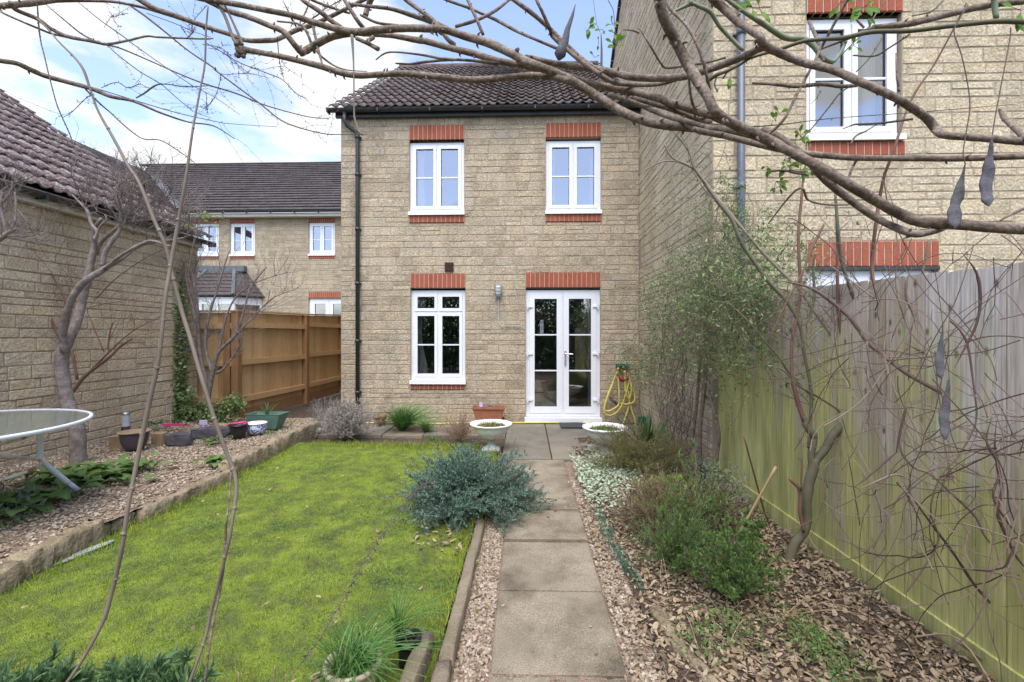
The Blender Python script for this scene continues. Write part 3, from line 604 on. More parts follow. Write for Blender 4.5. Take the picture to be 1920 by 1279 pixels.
# ---------------------------------------------------------------- garage (left)
GX = -5.40; GY1 = 7.3; GY0 = -1.5
ga = thing('stone_garage', (GX-1.5, 3, 0), 'low brown stone garage with a pantiled roof along the left side of the garden', 'garage')
mb = MB(); backing(mb, (GX,GY1,0), (0,-1,0), (1,0,0), GY1-GY0, 2.93, []); mb.box(GX-3.4, GX-.141, GY1-.14, GY1, 0, 2.93)
mb.add([(GX,GY1-.01,2.931),(GX-3.4,GY1-.01,2.931),(GX-3.4,GY1-.01,5.25),(GX-.1,GY1-.01,3.02)], [(0,1,2,3)])
wall = mb.build('wall', M['mortar'], ga)
mb = MB(); stones(mb, (GX,GY0,0), (0,1,0), (1,0,0), stone_rects(GY1-GY0, 2.86, [], lmin=.2, lmax=.5), dep=.009)
mb.build('stone_facing', M['stone_g'], wall)
ft = MB(); ft.box(GX-.02, GX+.10, GY0, GY1, 2.87, 2.90); ft.box(GX+.06, GX+.085, GY0, GY1, 2.90, 3.02); ft.build('fascia', M['soffit'], ga)
gp_ = math.atan(.694); gu = (-math.cos(gp_), 0, math.sin(gp_)); 
rf = tile_roof((GX+.15, GY0, 3.045), (0,1,0), gu, GY1-GY0+.09, 4.6, row=.335, wave=.15, amp=.027, per=2, lift=.03, jit=.004)
rfo = rf.build('roof', M['tile_g'], ga, True)
bk = MB(); bk.add([(GX+.1,GY0,3.03),(GX+.1,GY1+.05,3.03),(GX-3.6,GY1+.05,3.03+3.7*.694),(GX-3.6,GY0,3.03+3.7*.694)], [(0,1,2,3)]); bk.build('roof_underlay', M['gutter'], rfo)
gutter(ga, (GX+.155, GY0, 2.985), (GX+.155, GY1+.16, 2.985), .058)

# ---------------------------------------------------------------- house across the back (left of the main house)
BY = 16.0
bh = thing('background_house', (-9.5, BY, 0), 'distant stone house with long dark grey roof and bay window, behind the brown fence', 'house')
bops = [(-12.0,-11.04,4.28,5.46),(-10.63,-9.72,4.28,5.46),(-7.76,-6.82,4.28,5.46),(-7.76,-6.3,.6,2.76)]
BX0 = -14.0; BW = 12.0
mb = MB(); backing(mb, (BX0,BY,0), (1,0,0), (0,-1,0), BW, 5.8, [(a-BX0,b-BX0,c,d) for a,b,c,d in bops]); wall = mb.build('wall', M['mortar'], bh)
mb = MB(); stones(mb, (BX0,BY,0), (1,0,0), (0,-1,0), stone_rects(BW*.75, 5.8, [(a-BX0-.01,b-BX0+.01,c-.12,d+.24) for a,b,c,d in bops], z0=1.4, lmin=.22, lmax=.5), n=4)
mb.build('stone_facing', M['stone'], wall)
for a,b,c,d in bops:
    soldier(bh, a, b, d, d+.22, BY)
    if c > 1: soldier(bh, a, b, c-.11, c, BY, 'brick_sill'); window(bh, a, b, c+.05, d, BY, bars=(.45,), of=.07, sash=.06)
window(bh, -7.76, -6.3, .6, 2.76, BY, bars=(.5,), of=.08, sash=.12, cols=2, sill=False, name='patio_door', glass='glass_low')
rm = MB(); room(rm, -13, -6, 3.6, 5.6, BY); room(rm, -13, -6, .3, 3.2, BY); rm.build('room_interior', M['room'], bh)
rb = tile_roof((-19, BY-.25, 5.84), (1,0,0), (0,math.cos(.609),math.sin(.609)), 17, 6.35, row=.30, wave=.165, per=2, flat=True, lift=.045, clip=lambda u,s: (u-19) > -12.75-s*.82)
rbo = rb.build('roof', M['tile_b'], bh)
bk = MB(); bk.add([(-12.5,BY-.22,5.83),(-3,BY-.22,5.83),(-3,BY-.22+5.2,5.83+3.63),(-17.4,BY-.22+5.2,5.83+3.63)],[(0,1,2,3)]); bk.add([(-12.42,10.5,5.82),(-12.42,15.9,5.82),(-17.6,20.5,9.0),(-17.6,10.5,9.0)],[(0,1,2,3)]); bk.build('roof_underlay', M['gutter'], rbo)
rd = MB(); rd.tube([(-18.2,BY-.25+6.35*math.cos(.609),5.84+6.35*math.sin(.609)),(-2,BY-.25+6.35*math.cos(.609),5.84+6.35*math.sin(.609))],.065,8); rd.build('ridge_tile', M['tile_b'], rbo, True)
# wing coming forward: roof slope faces right, meets the main slope in a leaded valley
wu = np.array((-5.3,0,3.2)); wl = np.linalg.norm(wu); wu = wu/wl
rw = tile_roof((-12.4, 10.5, 5.84), (0,1,0), wu, 11.0, wl, row=.28, wave=.165, per=2, flat=True, lift=.03, clip=lambda u,s: (10.5+u) < 16.3+s*.86)
rw.build('wing_roof', M['tile_w'], bh)
ld = MB(); a_, b_ = np.array((-12.3,15.75,5.92)), np.array((-17.6,20.6,9.15)); ld.add([a_+(-.14,0,.03),a_+(.16,0,.03),b_+(.16,0,.06),b_+(-.14,0,.06)], [(0,1,2,3)]); ld.build('lead_valley', M['lead'], bh)
gutter(bh, (-12.4, BY-.33, 5.80), (-3, BY-.33, 5.80), .06); sf2 = MB(); sf2.box(-12.4, -3, BY-.27, BY-.02, 5.62, 5.74); sf2.build('fascia', M['soffit'], bh)
# bay window
bay = MB(); bx0, bx1, byf = -12.2, -9.5, BY-.75
bay.box(bx0+.35, bx1-.35, byf, BY, .5, 1.5)
for (p_, q_) in (((bx0,BY),(bx0+.5,byf)),((bx0+.5,byf),(bx1-.5,byf)),((bx1-.5,byf),(bx1,BY))):
    p_, q_ = np.array((*p_,0.)), np.array((*q_,0.)); d = q_-p_; l = np.linalg.norm(d); d /= l; n_ = np.array((d[1],-d[0],0)); nn = max(1, int(l/.55)); c = (p_+q_)/2
    bay.obox(c+(0,0,2.62), d, (0,0,1), n_, l/2, .12, .04); bay.obox(c+(0,0,1.5), d, (0,0,1), n_, l/2, .05, .04)
    for k in range(nn+1): bay.obox(p_+d*l*k/nn+(0,0,2.0), d, (0,0,1), n_, .045, .55, .035)
    bay.obox(c+(0,0,2.2), d, (0,0,1), n_, l/2, .03, .03)
byo = bay.build('bay_window', M['upvc'], bh)
bp_ = MB()
for (p_, q_) in (((bx0,BY),(bx0+.5,byf)),((bx0+.5,byf),(bx1-.5,byf)),((bx1-.5,byf),(bx1,BY))): bp_.add([(*p_,1.5),(*q_,1.5),(*q_,2.6),(*p_,2.6)], [(0,1,2,3)])
bp_.build('pane', M['glass_low'], byo)
br = MB(); e0 = [(bx0-.15,BY,2.78),(bx0+.42,byf-.15,2.78),(bx1-.42,byf-.15,2.78),(bx1+.15,BY,2.78)]; tp = [(bx0+.55,BY,3.72),(bx0+.85,BY-.18,3.72),(bx1-.85,BY-.18,3.72),(bx1-.55,BY,3.72)]
br.add(e0+tp, [(0,1,5,4),(1,2,6,5),(2,3,7,6)]); 
for i in range(3):
    for k in range(7):
        s0 = k/7; A = np.array(e0[i])*(1-s0)+np.array(tp[i])*s0; B = np.array(e0[i+1])*(1-s0)+np.array(tp[i+1])*s0; s1 = (k+1)/7; C = np.array(e0[i+1])*(1-s1)+np.array(tp[i+1])*s1; D = np.array(e0[i])*(1-s1)+np.array(tp[i])*s1
        up_ = np.array((0,-.02,.035)); br.add([A+up_,B+up_,C+up_*.3,D+up_*.3,A,B], [(0,1,2,3),(4,5,1,0)])
br.build('bay_roof', M['tile_b'], byo)
ld = MB()
for i in (1,2): ld.tube([np.array(e0[i])+(0,0,.04), np.array(tp[i])+(0,0,.04)], .06, 6)
ld.box(bx0+.5, bx1-.5, BY-.2, BY-.02, 3.7, 3.9); ld.build('lead_flashing', M['lead'], byo)

# ---------------------------------------------------------------- brown fence (left, behind)
bf = thing('brown_timber_fence', (-4.75, 8, .05), 'warm brown close boarded fence with thick posts, left of the house wall', 'fence')
A0 = P(356,700,7.36); A1 = P(444,700,7.4); A2 = P(573,700,9.5); A3 = P(640,700,11.3)
def xy(p): return np.array((p[0], p[1], 0.))
segs = [(xy(A0), xy(A1), 1.83, 1.83), (xy(A1), xy(A2), 1.84, 1.87), (xy(A2), xy(A3)+(xy(A3)-xy(A2))*.4, 1.87, 1.96)]
for si, (a, b, h0, h1) in enumerate(segs):
    d = b-a; l = np.linalg.norm(d); d /= l; n_ = np.array((d[1], -d[0], 0)); nbd = int(l/.098); mb = MB()
    for k in range(nbd):
        t0 = k/nbd; h = h0+(h1-h0)*t0; c = a+d*(k+.5)*l/nbd; mb.obox(c+np.array((0,0,h/2+.04))+n_*(-.05+.006*(k % 2)), d+n_*.06, (0,0,1), n_, l/nbd*.54, h/2-.05, .007)
    brd = mb.build('fence_boards', M['fence_b'], bf)
    cp = MB(); cp.obox((a+b)/2+np.array((0,0,(h0+h1)/2+.012))+n_*-.03, (b+np.array((0,0,h1))-a-np.array((0,0,h0)))/l, (0,0,1), n_, l/2, .016, .045); cp.build('fence_capping', M['fence_b'], bf)
    for zz in (1.60, .98, .36):
        r_ = MB(); r_.obox((a+b)/2+np.array((0,0,zz*(h0+h1)/3.66))+n_*.0, d, (0,0,1), n_, l/2-.03, .048, .03); r_.build('fence_rail', M['fence_b'], bf)
    gb = MB(); gb.obox((a+b)/2+np.array((0,0,.1))-n_*.03, d, (0,0,1), n_, l/2, .09, .018); gb.build('gravel_board', M['post_b'], bf)
for q, h in ((A1, 1.83), (A2, 1.84), (A3, 1.9)):
    q = xy(q); p_ = MB(); p_.box(q[0]-.055, q[0]+.055, q[1]-.06, q[1]+.05, 0, h); p_.box(q[0]-.065, q[0]+.065, q[1]-.07, q[1]+.06, h, h+.02); p_.build('fence_post', M['post_b'], bf)
p_ = MB(); q = xy(A1); p_.box(q[0]-.20, q[0]-.09, q[1]-.045, q[1]+.05, 0, 1.80); p_.build('fence_post', M['post_b'], bf)

# ---------------------------------------------------------------- weathered fence (right)
rfn = thing('weathered_timber_fence', (1.87, 2.5, 0), 'grey close boarded fence stained green with algae along the right side', 'fence')
mb = MB(); y = 4.50; k = 0
while y > -2.4:
    w = .118+RNG.uniform(-.004,.004); z1 = 1.81-.09*(4.5-y)/2.7+RNG.uniform(-.004,.004)
    if y < 1.2: z1 = 1.71
    x = 1.882+RNG.uniform(-.002,.002); mb.box(x-.010, x+.006, y-w, y, .14, z1, .0006)
    y -= w+.0045; k += 1
mb.build('fence_boards', M['fence_g'], rfn)
mb = MB(); mb.box(1.893, 1.898, -2.4, 4.5, .14, 1.66); mb.build('gap_shade_sheet', M['post_b'], rfn)  # dark sheet added behind the boards so their gaps read as shade lines
mb = MB(); mb.box(1.856, 1.871, -2.4, 4.5, .0, .165, .001); mb.build('gravel_board', M['fence_g'], rfn)
for zz in (.4, 1.0, 1.6): mb = MB(); mb.box(1.90, 1.95, -2.4, 4.5, zz-.04, zz+.04); mb.build('fence_rail', M['post_b'], rfn)
for yy in (-.5, 1.9, 4.4): mb = MB(); mb.box(1.952, 2.05, yy-.05, yy+.05, 0, 1.6); mb.build('fence_post', M['post_b'], rfn)
# ---------------------------------------------------------------- edging beside the lawn
def rough_block(mb, a, b, w, z0, z1, seg=10, j=.008):
    a, b = np.array((*a, 0.)), np.array((*b, 0.)); d = b-a; l = np.linalg.norm(d); d /= l; n_ = np.array((-d[1], d[0], 0)); k = seg+1
    ring = [(-.5,0),(-.5,.45),(-.48,.92),(-.36,1),(0,1.0),(.36,1),(.48,.92),(.5,.45),(.5,0)]; V = []
    for i in range(k):
        c = a+d*l*i/seg
        for (p_, q_) in ring: V.append(c+n_*w*p_+np.array((0,0,z0+(z1-z0)*q_)))
    V = np.array(V)+RNG.normal(0, j, (k*len(ring), 3)); m_ = len(ring)
    F = [(i*m_+q, i*m_+q+1, (i+1)*m_+q+1, (i+1)*m_+q) for i in range(k-1) for q in range(m_-1)]
    mb.add(V, F+[tuple(range(m_))[::-1], tuple((k-1)*m_+q for q in range(m_))])
for (a, b, w, z1, lab) in [((-2.97,1.0),(-2.99,2.55),.17,.14,'rough brown edging stone nearest the camera, left of the lawn'),
        ((-3.00,2.58),(-3.04,3.12),.15,.155,'short thick edging stone on the left, by the grey plastic sheet piece'),
        ((-3.08,3.15),(-3.07,3.5),.08,.075,'low sunken edging piece in the gap between the left edging stones'),
        ((-3.02,3.45),(-2.98,4.55),.13,.105,'long flat pale edging slab midway along the left of the lawn'),
        ((-3.03,4.45),(-3.04,5.35),.17,.185,'taller mossy edging block right of the big leaf clump'),
        ((-3.05,5.38),(-3.10,6.75),.15,.20,'mossy green topped edging block farthest away, near the lavender')]:
    mb = MB(); rough_block(mb, a, b, w*.78, -.05, z1*.93, 22, .010); whole(mb, 'edging_stone', M['edge'], lab, 'edging stone', 'stones edging the gravel bed', True)
for (a, b, lab) in [((-.355,.6),(-.352,1.95),'worn concrete edging nearest the camera, right of the lawn'),((-.352,1.97),(-.345,3.45),'worn concrete edging running under the blue juniper')]:
    mb = MB(); rough_block(mb, a, b, .065, -.05, .052, 16, .003); whole(mb, 'concrete_edging', M['log'], lab, 'edging', 'concrete edging by the path', True)
mb = MB(); rough_block(mb, (-.50,1.2), (-.455,2.06), .07, 0, .10, 10, .003); whole(mb, 'concrete_kerb', M['log'], 'upright concrete kerb piece beside the black plastic pot', 'kerb', None, True)
mb = MB(); rough_block(mb, (.92,.9), (.66,2.35), .07, -.02, .05, 14, .008); whole(mb, 'sunken_log', M['edge'], 'half buried brown log edging in the leaf litter right of the path', 'log', None, True)

# ---------------------------------------------------------------- ground cover: gravel, litter, grass
ico = []
ph = (1+5**.5)/2
IV = np.array([(-1,ph,0),(1,ph,0),(-1,-ph,0),(1,-ph,0),(0,-1,ph),(0,1,ph),(0,-1,-ph),(0,1,-ph),(ph,0,-1),(ph,0,1),(-ph,0,-1),(-ph,0,1)])/1.9
IF = np.array([(0,11,5),(0,5,1),(0,1,7),(0,7,10),(0,10,11),(1,5,9),(5,11,4),(11,10,2),(10,7,6),(7,1,8),(3,9,4),(3,4,2),(3,2,6),(3,6,8),(3,8,9),(4,9,5),(2,4,11),(6,2,10),(8,6,7),(9,8,1)])
def pebbles(mb, x0, x1, y0, y1, n, zf, s0=.006, s1=.014):
    x = RNG.uniform(x0, x1, n); y = y0+(y1-y0)*RNG.uniform(0, 1, n)**1.25; z = zf(x, y)
    for q in range(6):
        i = np.arange(q, n, 6); Vt = IV*np.array((1, RNG.uniform(.6,1), RNG.uniform(.4,.7)))+RNG.normal(0,.06,IV.shape)
        mb.scatter(Vt, [IF], np.c_[x, y, z][i], rotm(RNG.uniform(0,6.3,len(i)), RNG.normal(0,.3,len(i)), RNG.normal(0,.3,len(i))), RNG.uniform(s0, s1, len(i)))
mb = MB(); pebbles(mb, -5.35, -3.06, 1.2, 7.2, 19000, lambda x, y: ZGR-.018+0*x, .008, .017)
props(mb.build('gravel', M['gravel']), 'loose buff gravel covering the raised bed beside the garage wall', 'gravel', kind='stuff')
mb = MB(); pebbles(mb, -.315, -.17, .9, 3.9, 4200, lambda x, y: -.015+0*x, .006, .013); pebbles(mb, .445, .64, .9, 4.6, 4500, lambda x, y: -.012+0*x, .006, .013)
props(mb.build('pebbles', M['gravel']), 'small mixed pebbles in narrow strips either side of the slab path', 'pebbles', kind='stuff')
def litter(mb, n, xf, yf, zf, l0=.012, l1=.048, tilt=.35, up=.010):
    x, y = xf(n), yf(n); z = zf(x, y)+np.abs(RNG.normal(0, up, n))
    for q in range(8):
        i = np.arange(q, n, 8); V, F = leaf_t(1, RNG.uniform(.28,.55), RNG.uniform(-.5,.6)); V = V+RNG.normal(0,.03,V.shape)
        mb.scatter(V, F, np.c_[x, y, z][i], rotm(RNG.uniform(0,6.3,len(i)), RNG.normal(0,tilt,len(i)), RNG.normal(0,tilt,len(i))), RNG.uniform(l0, l1, len(i)))
mb = MB()
litter(mb, 21000, lambda n: .60+1.22*RNG.uniform(0,1,n)**.85, lambda n: .8+3.6*RNG.uniform(0,1,n)**1.3, zb)
litter(mb, 2200, lambda n: RNG.uniform(.62,1.8,n), lambda n: RNG.uniform(3.8,6.2,n), zb)
litter(mb, 950, lambda n: RNG.uniform(.46,.66,n), lambda n: RNG.uniform(.9,4.2,n), lambda x,y: 0*x)
props(mb.build('leaf_litter', M['litter']), 'brown fallen leaves covering the flower bed beside the fence', 'leaf litter', kind='stuff')
mb = MB(); litter(mb, 190, lambda n: RNG.uniform(-.31,-.17,n), lambda n: RNG.uniform(.9,3.4,n), lambda x,y: 0*x, .015,.035)
litter(mb, 45, lambda n: RNG.uniform(-2.9,-.45,n), lambda n: RNG.uniform(1.2,5,n), lambda x,y: .03+0*x, .02,.055)
litter(mb, 50, lambda n: RNG.uniform(-.8,-.42,n), lambda n: RNG.uniform(3.0,3.35,n), lambda x,y: .02+0*x, .03,.06)
litter(mb, 25, lambda n: RNG.uniform(-1.0,-.6,n), lambda n: RNG.uniform(1.5,2.3,n), lambda x,y: .02+0*x, .03,.06)
litter(mb, 60, lambda n: RNG.uniform(-5.3,-3.2,n), lambda n: RNG.uniform(2.5,7,n), lambda x,y: ZGR+0*x, .02,.05)
litter(mb, 300, lambda n: RNG.uniform(-5.2,-3.9,n), lambda n: RNG.uniform(6.0,7.1,n), lambda x,y: ZGR+0*x, .02,.06)
litter(mb, 34, lambda n: np.where(RNG.uniform(0,1,n) < .75, RNG.uniform(.30,.45,n), RNG.uniform(-.15,.4,n)), lambda n: RNG.uniform(1.3,5.2,n), lambda x,y: .006+0*x, .012,.035)
props(mb.build('scattered_leaves', M['litter']), 'single dead leaves scattered on the lawn edges and gravel', 'dead leaves', kind='stuff')
n = 150000; x = RNG.uniform(-3.0, -.41, n); y = .8+5.1*RNG.uniform(0, 1, n)**1.55
mb = MB()
for q in range(5):
    i = np.arange(q, n, 5); l = RNG.uniform(.5,1.1); w = .16
    Vt = np.array([(0,-w/2,0),(0,w/2,0),(l,0,RNG.uniform(-.1,.3))]); tilt = RNG.normal(-1.0,.42,len(i))
    mb.scatter(Vt, [np.array([(0,1,2)])], np.c_[x[i], y[i], zl(x[i], y[i])-.002], rotm(RNG.uniform(0,6.3,len(i)), tilt, RNG.uniform(-.6,.6,len(i))), RNG.uniform(.012,.028,len(i)))
# longer tufts against the edging
n = 9000; e = RNG.integers(0, 3, n); x = np.where(e == 0, RNG.normal(-.42,.05,n), np.where(e == 1, RNG.normal(-2.93,.07,n), RNG.uniform(-2.9,-.5,n))); y = np.where(e == 2, RNG.normal(5.86,.08,n), RNG.uniform(1.0,5.9,n))
Vt, Ft = blade_t(1,.07,.35); mb.scatter(Vt, Ft, np.c_[x, y, 0*x], rotm(RNG.uniform(0,6.3,n), RNG.normal(-1.0,.35,n), RNG.uniform(-.4,.4,n)), RNG.uniform(.03,.075,n))
props(mb.build('grass', M['grass']), 'short yellow green mossy lawn grass', 'grass', kind='stuff')

# ---------------------------------------------------------------- generic plants
def plantcloud(c, Rr, Hh, nm, ns, nl, leafs, r0=.004, up=.6, spread=1.0, droop=.15, sub=.45, leafend=.15, upleaf=.3):
    """stems from the base, side shoots, leaves along the shoots; returns stem builder and leaf builder"""
    st, lf = MB(), MB(); c = np.array(c, float)
    ang = RNG.uniform(0, 6.283, nm); el = np.arccos(RNG.uniform(max(.02, 1-spread), 1, nm)); dirs = np.c_[np.cos(ang)*np.sin(el), np.sin(ang)*np.sin(el), np.cos(el)]
    LP, LD = [], []
    for d in dirs:
        ln = RNG.uniform(.65, 1.05); tgt = d*np.array((Rr, Rr, Hh))*ln; b0 = c+np.array((d[0], d[1], 0))*Rr*.12; t = np.linspace(0, 1, 7)[:, None]
        horiz = np.array((tgt[0], tgt[1], 0)); vert = np.array((0, 0, tgt[2]))
        p = b0+horiz*t**(1+up*.6)+vert*(t**(1-up*.25))-np.array((0,0,droop*Rr))*t**3+RNG.normal(0, .012*Rr, (7,3))*t
        st.tube(p, np.linspace(r0, r0*.35, 7), 4, False)
        for k in range(ns):
            s = RNG.uniform(leafend, 1); i = min(5, int(s*6)); f = s*6-i; q = p[i]*(1-f)+p[i+1]*f
            dd = (p[i+1]-p[i]); dd /= np.linalg.norm(dd)+1e-9; dd = dd+RNG.normal(0, .55, 3)+np.array((0,0,upleaf)); dd /= np.linalg.norm(dd)
            l = sub*min(Rr, Hh)*RNG.uniform(.4, 1)*(1.1-s*.5); q2 = q+dd*l
            if r0 > .001: st.tube([q, (q+q2)/2+RNG.normal(0,.006,3), q2], [r0*.4, r0*.3, r0*.2], 3, False)
            m_ = nl; tt = RNG.uniform(.05, 1.05, m_)[:, None]; LP.append(q+(q2-q)*tt); LD.append(np.tile(dd, (m_,1))*.7+RNG.normal(0,.6,(m_,3))+np.array((0,0,upleaf)))
    if LP:
        LP, LD = np.vstack(LP), np.vstack(LD); Rm = rotdir(LD)
        for q, (l, w, b_) in enumerate(leafs):
            i = np.arange(q, len(LP), len(leafs)); V, F = leaf_t(1, w/l, b_); lf.scatter(V, F, LP[i], Rm[i], RNG.uniform(.6, 1.25, len(i))*l)
    return st, lf
def bush(name, c, label, cat, ms, ml, group=None, stem='stem', leaf='foliage', **k):
    st, lf = plantcloud(c, **k); t = thing(name, c, label, cat, group)
    if st.v: st.build(stem, M[ms], t)
    if lf.v: lf.build(leaf, M[ml], t)
    return t
# blue juniper
jc = (-.47, 3.78, .02)
t = thing('juniper_bush', jc, 'wide blue green spreading juniper between the lawn and the path', 'shrub')
s1, l1 = plantcloud(jc, .56, .54, 260, 14, 24, [(.020,.006,.1),(.015,.005,.3)], r0=.004, spread=.93, droop=.10, sub=.36, leafend=.25, up=.35)
s2, l2 = plantcloud(jc, .70, .64, 30, 12, 22, [(.018,.005,.1)], r0=.003, spread=.62, droop=-.02, sub=.15, leafend=.35)
s1.v += []; s1.build('stem', M['twig'], t); s2.build('long_shoot', M['bark_green'], t); l1.build('foliage', M['juniper'], t); l2.build('shoot_foliage', M['juniper'], t)
# right-hand bed
bush('feathery_shrub', (1.02,4.75,.03), 'low olive green feathery shrub in front of the right urn', 'shrub', 'bark_green', 'leaf_olive', Rr=.46, Hh=.60, nm=150, ns=10, nl=14, leafs=[(.018,.004,.1),(.014,.003,.1)], r0=.002, spread=.9, sub=.35)
bush('feathery_shrub', (1.38,4.6,.05), 'olive feathery shrub below the sword leaved plant, touching its left neighbour', 'shrub', 'bark_green', 'leaf_olive', Rr=.40, Hh=.52, nm=110, ns=9, nl=12, leafs=[(.018,.004,.1),(.014,.003,.1)], r0=.002, spread=.9, sub=.35)
bush('heather_clump', (1.02,3.45,.03), 'brown flowered heather clump in the middle of the right bed', 'heather', 'leaf_brown', 'leaf_heath', Rr=.42, Hh=.44, nm=190, ns=10, nl=14, leafs=[(.012,.005,.2),(.009,.006,.2)], r0=.002, spread=.9, sub=.3)
bush('heather_clump', (1.28,3.15,.05), 'brown heather clump just left of the leaning cane', 'heather', 'leaf_brown', 'leaf_heath', Rr=.33, Hh=.46, nm=130, ns=9, nl=14, leafs=[(.012,.005,.2),(.009,.006,.2)], r0=.002, spread=.85, sub=.3)
bush('green_shrub', (.92,2.83,.02), 'upright thin leaved green shrub beside the path near the log', 'shrub', 'bark_green', 'leaf_mid', Rr=.34, Hh=.52, nm=110, ns=9, nl=10, leafs=[(.022,.005,.1),(.016,.004,.1)], r0=.0022, spread=.75, sub=.3, upleaf=.6)
bush('green_shrub', (1.12,2.48,.03), 'green shrub with bright leafy tips, nearest of the bed shrubs to the camera', 'shrub', 'bark_green', 'leaf_mid', Rr=.28, Hh=.46, nm=85, ns=9, nl=12, leafs=[(.024,.007,.2),(.018,.005,.1)], r0=.0022, spread=.7, sub=.3, upleaf=.7)
bush('yellow_green_plant', (1.25,3.95,.05), 'bright yellow green leafy plant near the foot of the wall climber', 'plant', 'bark_green', 'leaf_lime', Rr=.20, Hh=.24, nm=24, ns=5, nl=8, leafs=[(.045,.026,.2)], r0=.002, spread=.8, sub=.35)
bush('yellow_green_plant', (1.48,3.62,.06), 'smaller lime green plant closer to the fence', 'plant', 'bark_green', 'leaf_lime', Rr=.14, Hh=.22, nm=14, ns=5, nl=8, leafs=[(.04,.022,.2)], r0=.002, spread=.8, sub=.35)
bush('spurge_plant', (1.33,2.72,.06), 'single upright green spurge with a leafy yellow top by the cane foot', 'plant', 'bark_green', 'leaf_mid', Rr=.13, Hh=.36, nm=8, ns=7, nl=14, leafs=[(.035,.010,.2)], r0=.003, spread=.3, sub=.25)
bush('leggy_shrub', (1.17,3.05,.04), 'tall leggy green shrub rising behind the bright leafy one in the right bed', 'shrub', 'leaf_brown', 'leaf_mid', Rr=.34, Hh=.72, nm=46, ns=10, nl=9, leafs=[(.020,.005,.1),(.026,.007,.2)], r0=.0028, spread=.5, sub=.26, leafend=.3, upleaf=.6)
bush('leggy_shrub', (.90,3.25,.03), 'taller twiggy brown green shrub between the heather and the path', 'shrub', 'leaf_brown', 'leaf_olive', Rr=.30, Hh=.58, nm=44, ns=10, nl=7, leafs=[(.018,.004,.1)], r0=.0025, spread=.55, sub=.26, leafend=.25, upleaf=.6)
# variegated carpet beside the path
mb = MB(); n = 3600; x = .50+.62*RNG.beta(1.4,1.8,n); y = RNG.normal(4.55,.40,n); V, F = leaf_t(1,.62,.25)
mb.scatter(V, F, np.c_[x, y, .03+.07*RNG.uniform(0,1,n)*np.exp(-((y-4.55)/.6)**2)], rotm(RNG.uniform(0,6.3,n), RNG.normal(-.3,.4,n), RNG.normal(0,.4,n)), RNG.uniform(.018,.042,n))
props(mb.build('dead_nettle_carpet', M['leaf_var']), 'pale variegated leafy carpet at the right edge of the path', 'ground cover', kind='stuff')
mb = MB(); n = 1300; x = np.where(RNG.uniform(0,1,n) < .5, RNG.normal(1.66,.08,n), RNG.uniform(1.3,1.8,n)); y = RNG.uniform(3.6,4.7,n)
mb.scatter(V, F, np.c_[x, y, .06+RNG.uniform(0,.30,n)*np.clip((x-1.4)*2.5,0,1)], rotm(RNG.uniform(0,6.3,n), RNG.normal(-.3,.5,n), RNG.normal(0,.4,n)), RNG.uniform(.015,.032,n))
props(mb.build('ivy_patch', M['leaf_grey']), 'grey green variegated ivy at the foot of the wall corner', 'ground cover', kind='stuff')
mb = MB(); n = 2600; c = RNG.integers(0,12,n); cx = RNG.uniform(.75,1.78,12); cy = RNG.uniform(1.6,4.2,12); V, F = leaf_t(1,.4,.3)
mb.scatter(V, F, np.c_[cx[c]+RNG.normal(0,.07,n), cy[c]+RNG.normal(0,.09,n), .05+RNG.uniform(0,.06,n)], rotm(RNG.uniform(0,6.3,n), RNG.normal(-.5,.5,n), RNG.normal(0,.4,n)), RNG.uniform(.012,.028,n))
props(mb.build('bed_weeds', M['leaf_mid']), 'small green weeds sprouting through the leaf litter', 'weeds', kind='stuff')
# dry grass strands over the litter
mb = MB()
for k in range(170):
    a = np.array((RNG.uniform(.7,1.75), RNG.uniform(1.3,4.2), .05)); th = RNG.uniform(0,6.3); l = RNG.uniform(.12,.5)
    b = a+np.array((math.cos(th), math.sin(th), 0))*l; m_ = (a+b)/2+np.array((0,0,RNG.uniform(.01,.10))); mb.tube(smoothline([a,m_,b],4), .0014, 3, False)
props(mb.build('dry_grass', M['bamboo']), 'thin dry straw strands lying across the leaf litter', 'dry grass', kind='stuff')
def blades(name, c, label, cat, m, n, l, w, spread, up=1.1, bend=.5, group=None, z0=None, seg=6, parent=None, leafname='leaf_blades', root=None):
    mb = MB(); c = np.array(c, float)
    for k in range(n):
        th = RNG.uniform(0,6.283); e_ = RNG.uniform(.1, spread); L_ = l*RNG.uniform(.6,1.1); t = np.linspace(0,1,seg)
        r_ = L_*(math.sin(e_)*t+bend*t**2*.5*math.sin(e_+.3)); z = L_*(math.cos(e_)*t-bend*.35*t**2.5)
        wd = w*RNG.uniform(.7,1.2)*(1-t**2)*.5+.0004; off = RNG.normal(0,root or .024*max(l,.3),2); sd_ = np.array((-math.sin(th),math.cos(th),0))
        ctr = c+np.c_[np.cos(th)*r_+off[0], np.sin(th)*r_+off[1], z]
        V = np.vstack([ctr-sd_*wd[:,None], ctr+sd_*wd[:,None]+np.array((0,0,w*.2))]); F = [(i,i+1,seg+i+1,seg+i) for i in range(seg-1)]; mb.add(V, np.array(F))
    if parent is not None: return mb.build(leafname, M[m], parent)
    t_ = thing(name, c, label, cat, group); mb.build(leafname, M[m], t_); return t_
blades('sword_leaved_plant', (1.42,5.35,.03), 'dark green sword leaved iris clump against the side wall', 'plant', 'leaf_dark', 70, .62, .030, .75, bend=.25)
blades('grass_tuft', (-1.88,6.85,.0), 'bright green rounded grassy tuft left of the downstairs window', 'plant', 'leaf_grass', 650, .56, .009, .95, bend=.75)
blades('small_green_tuft', (-1.50,6.75,.0), 'smaller darker green tuft right of the grassy clump', 'plant', 'leaf_mid', 170, .26, .009, 1.0, bend=.6)
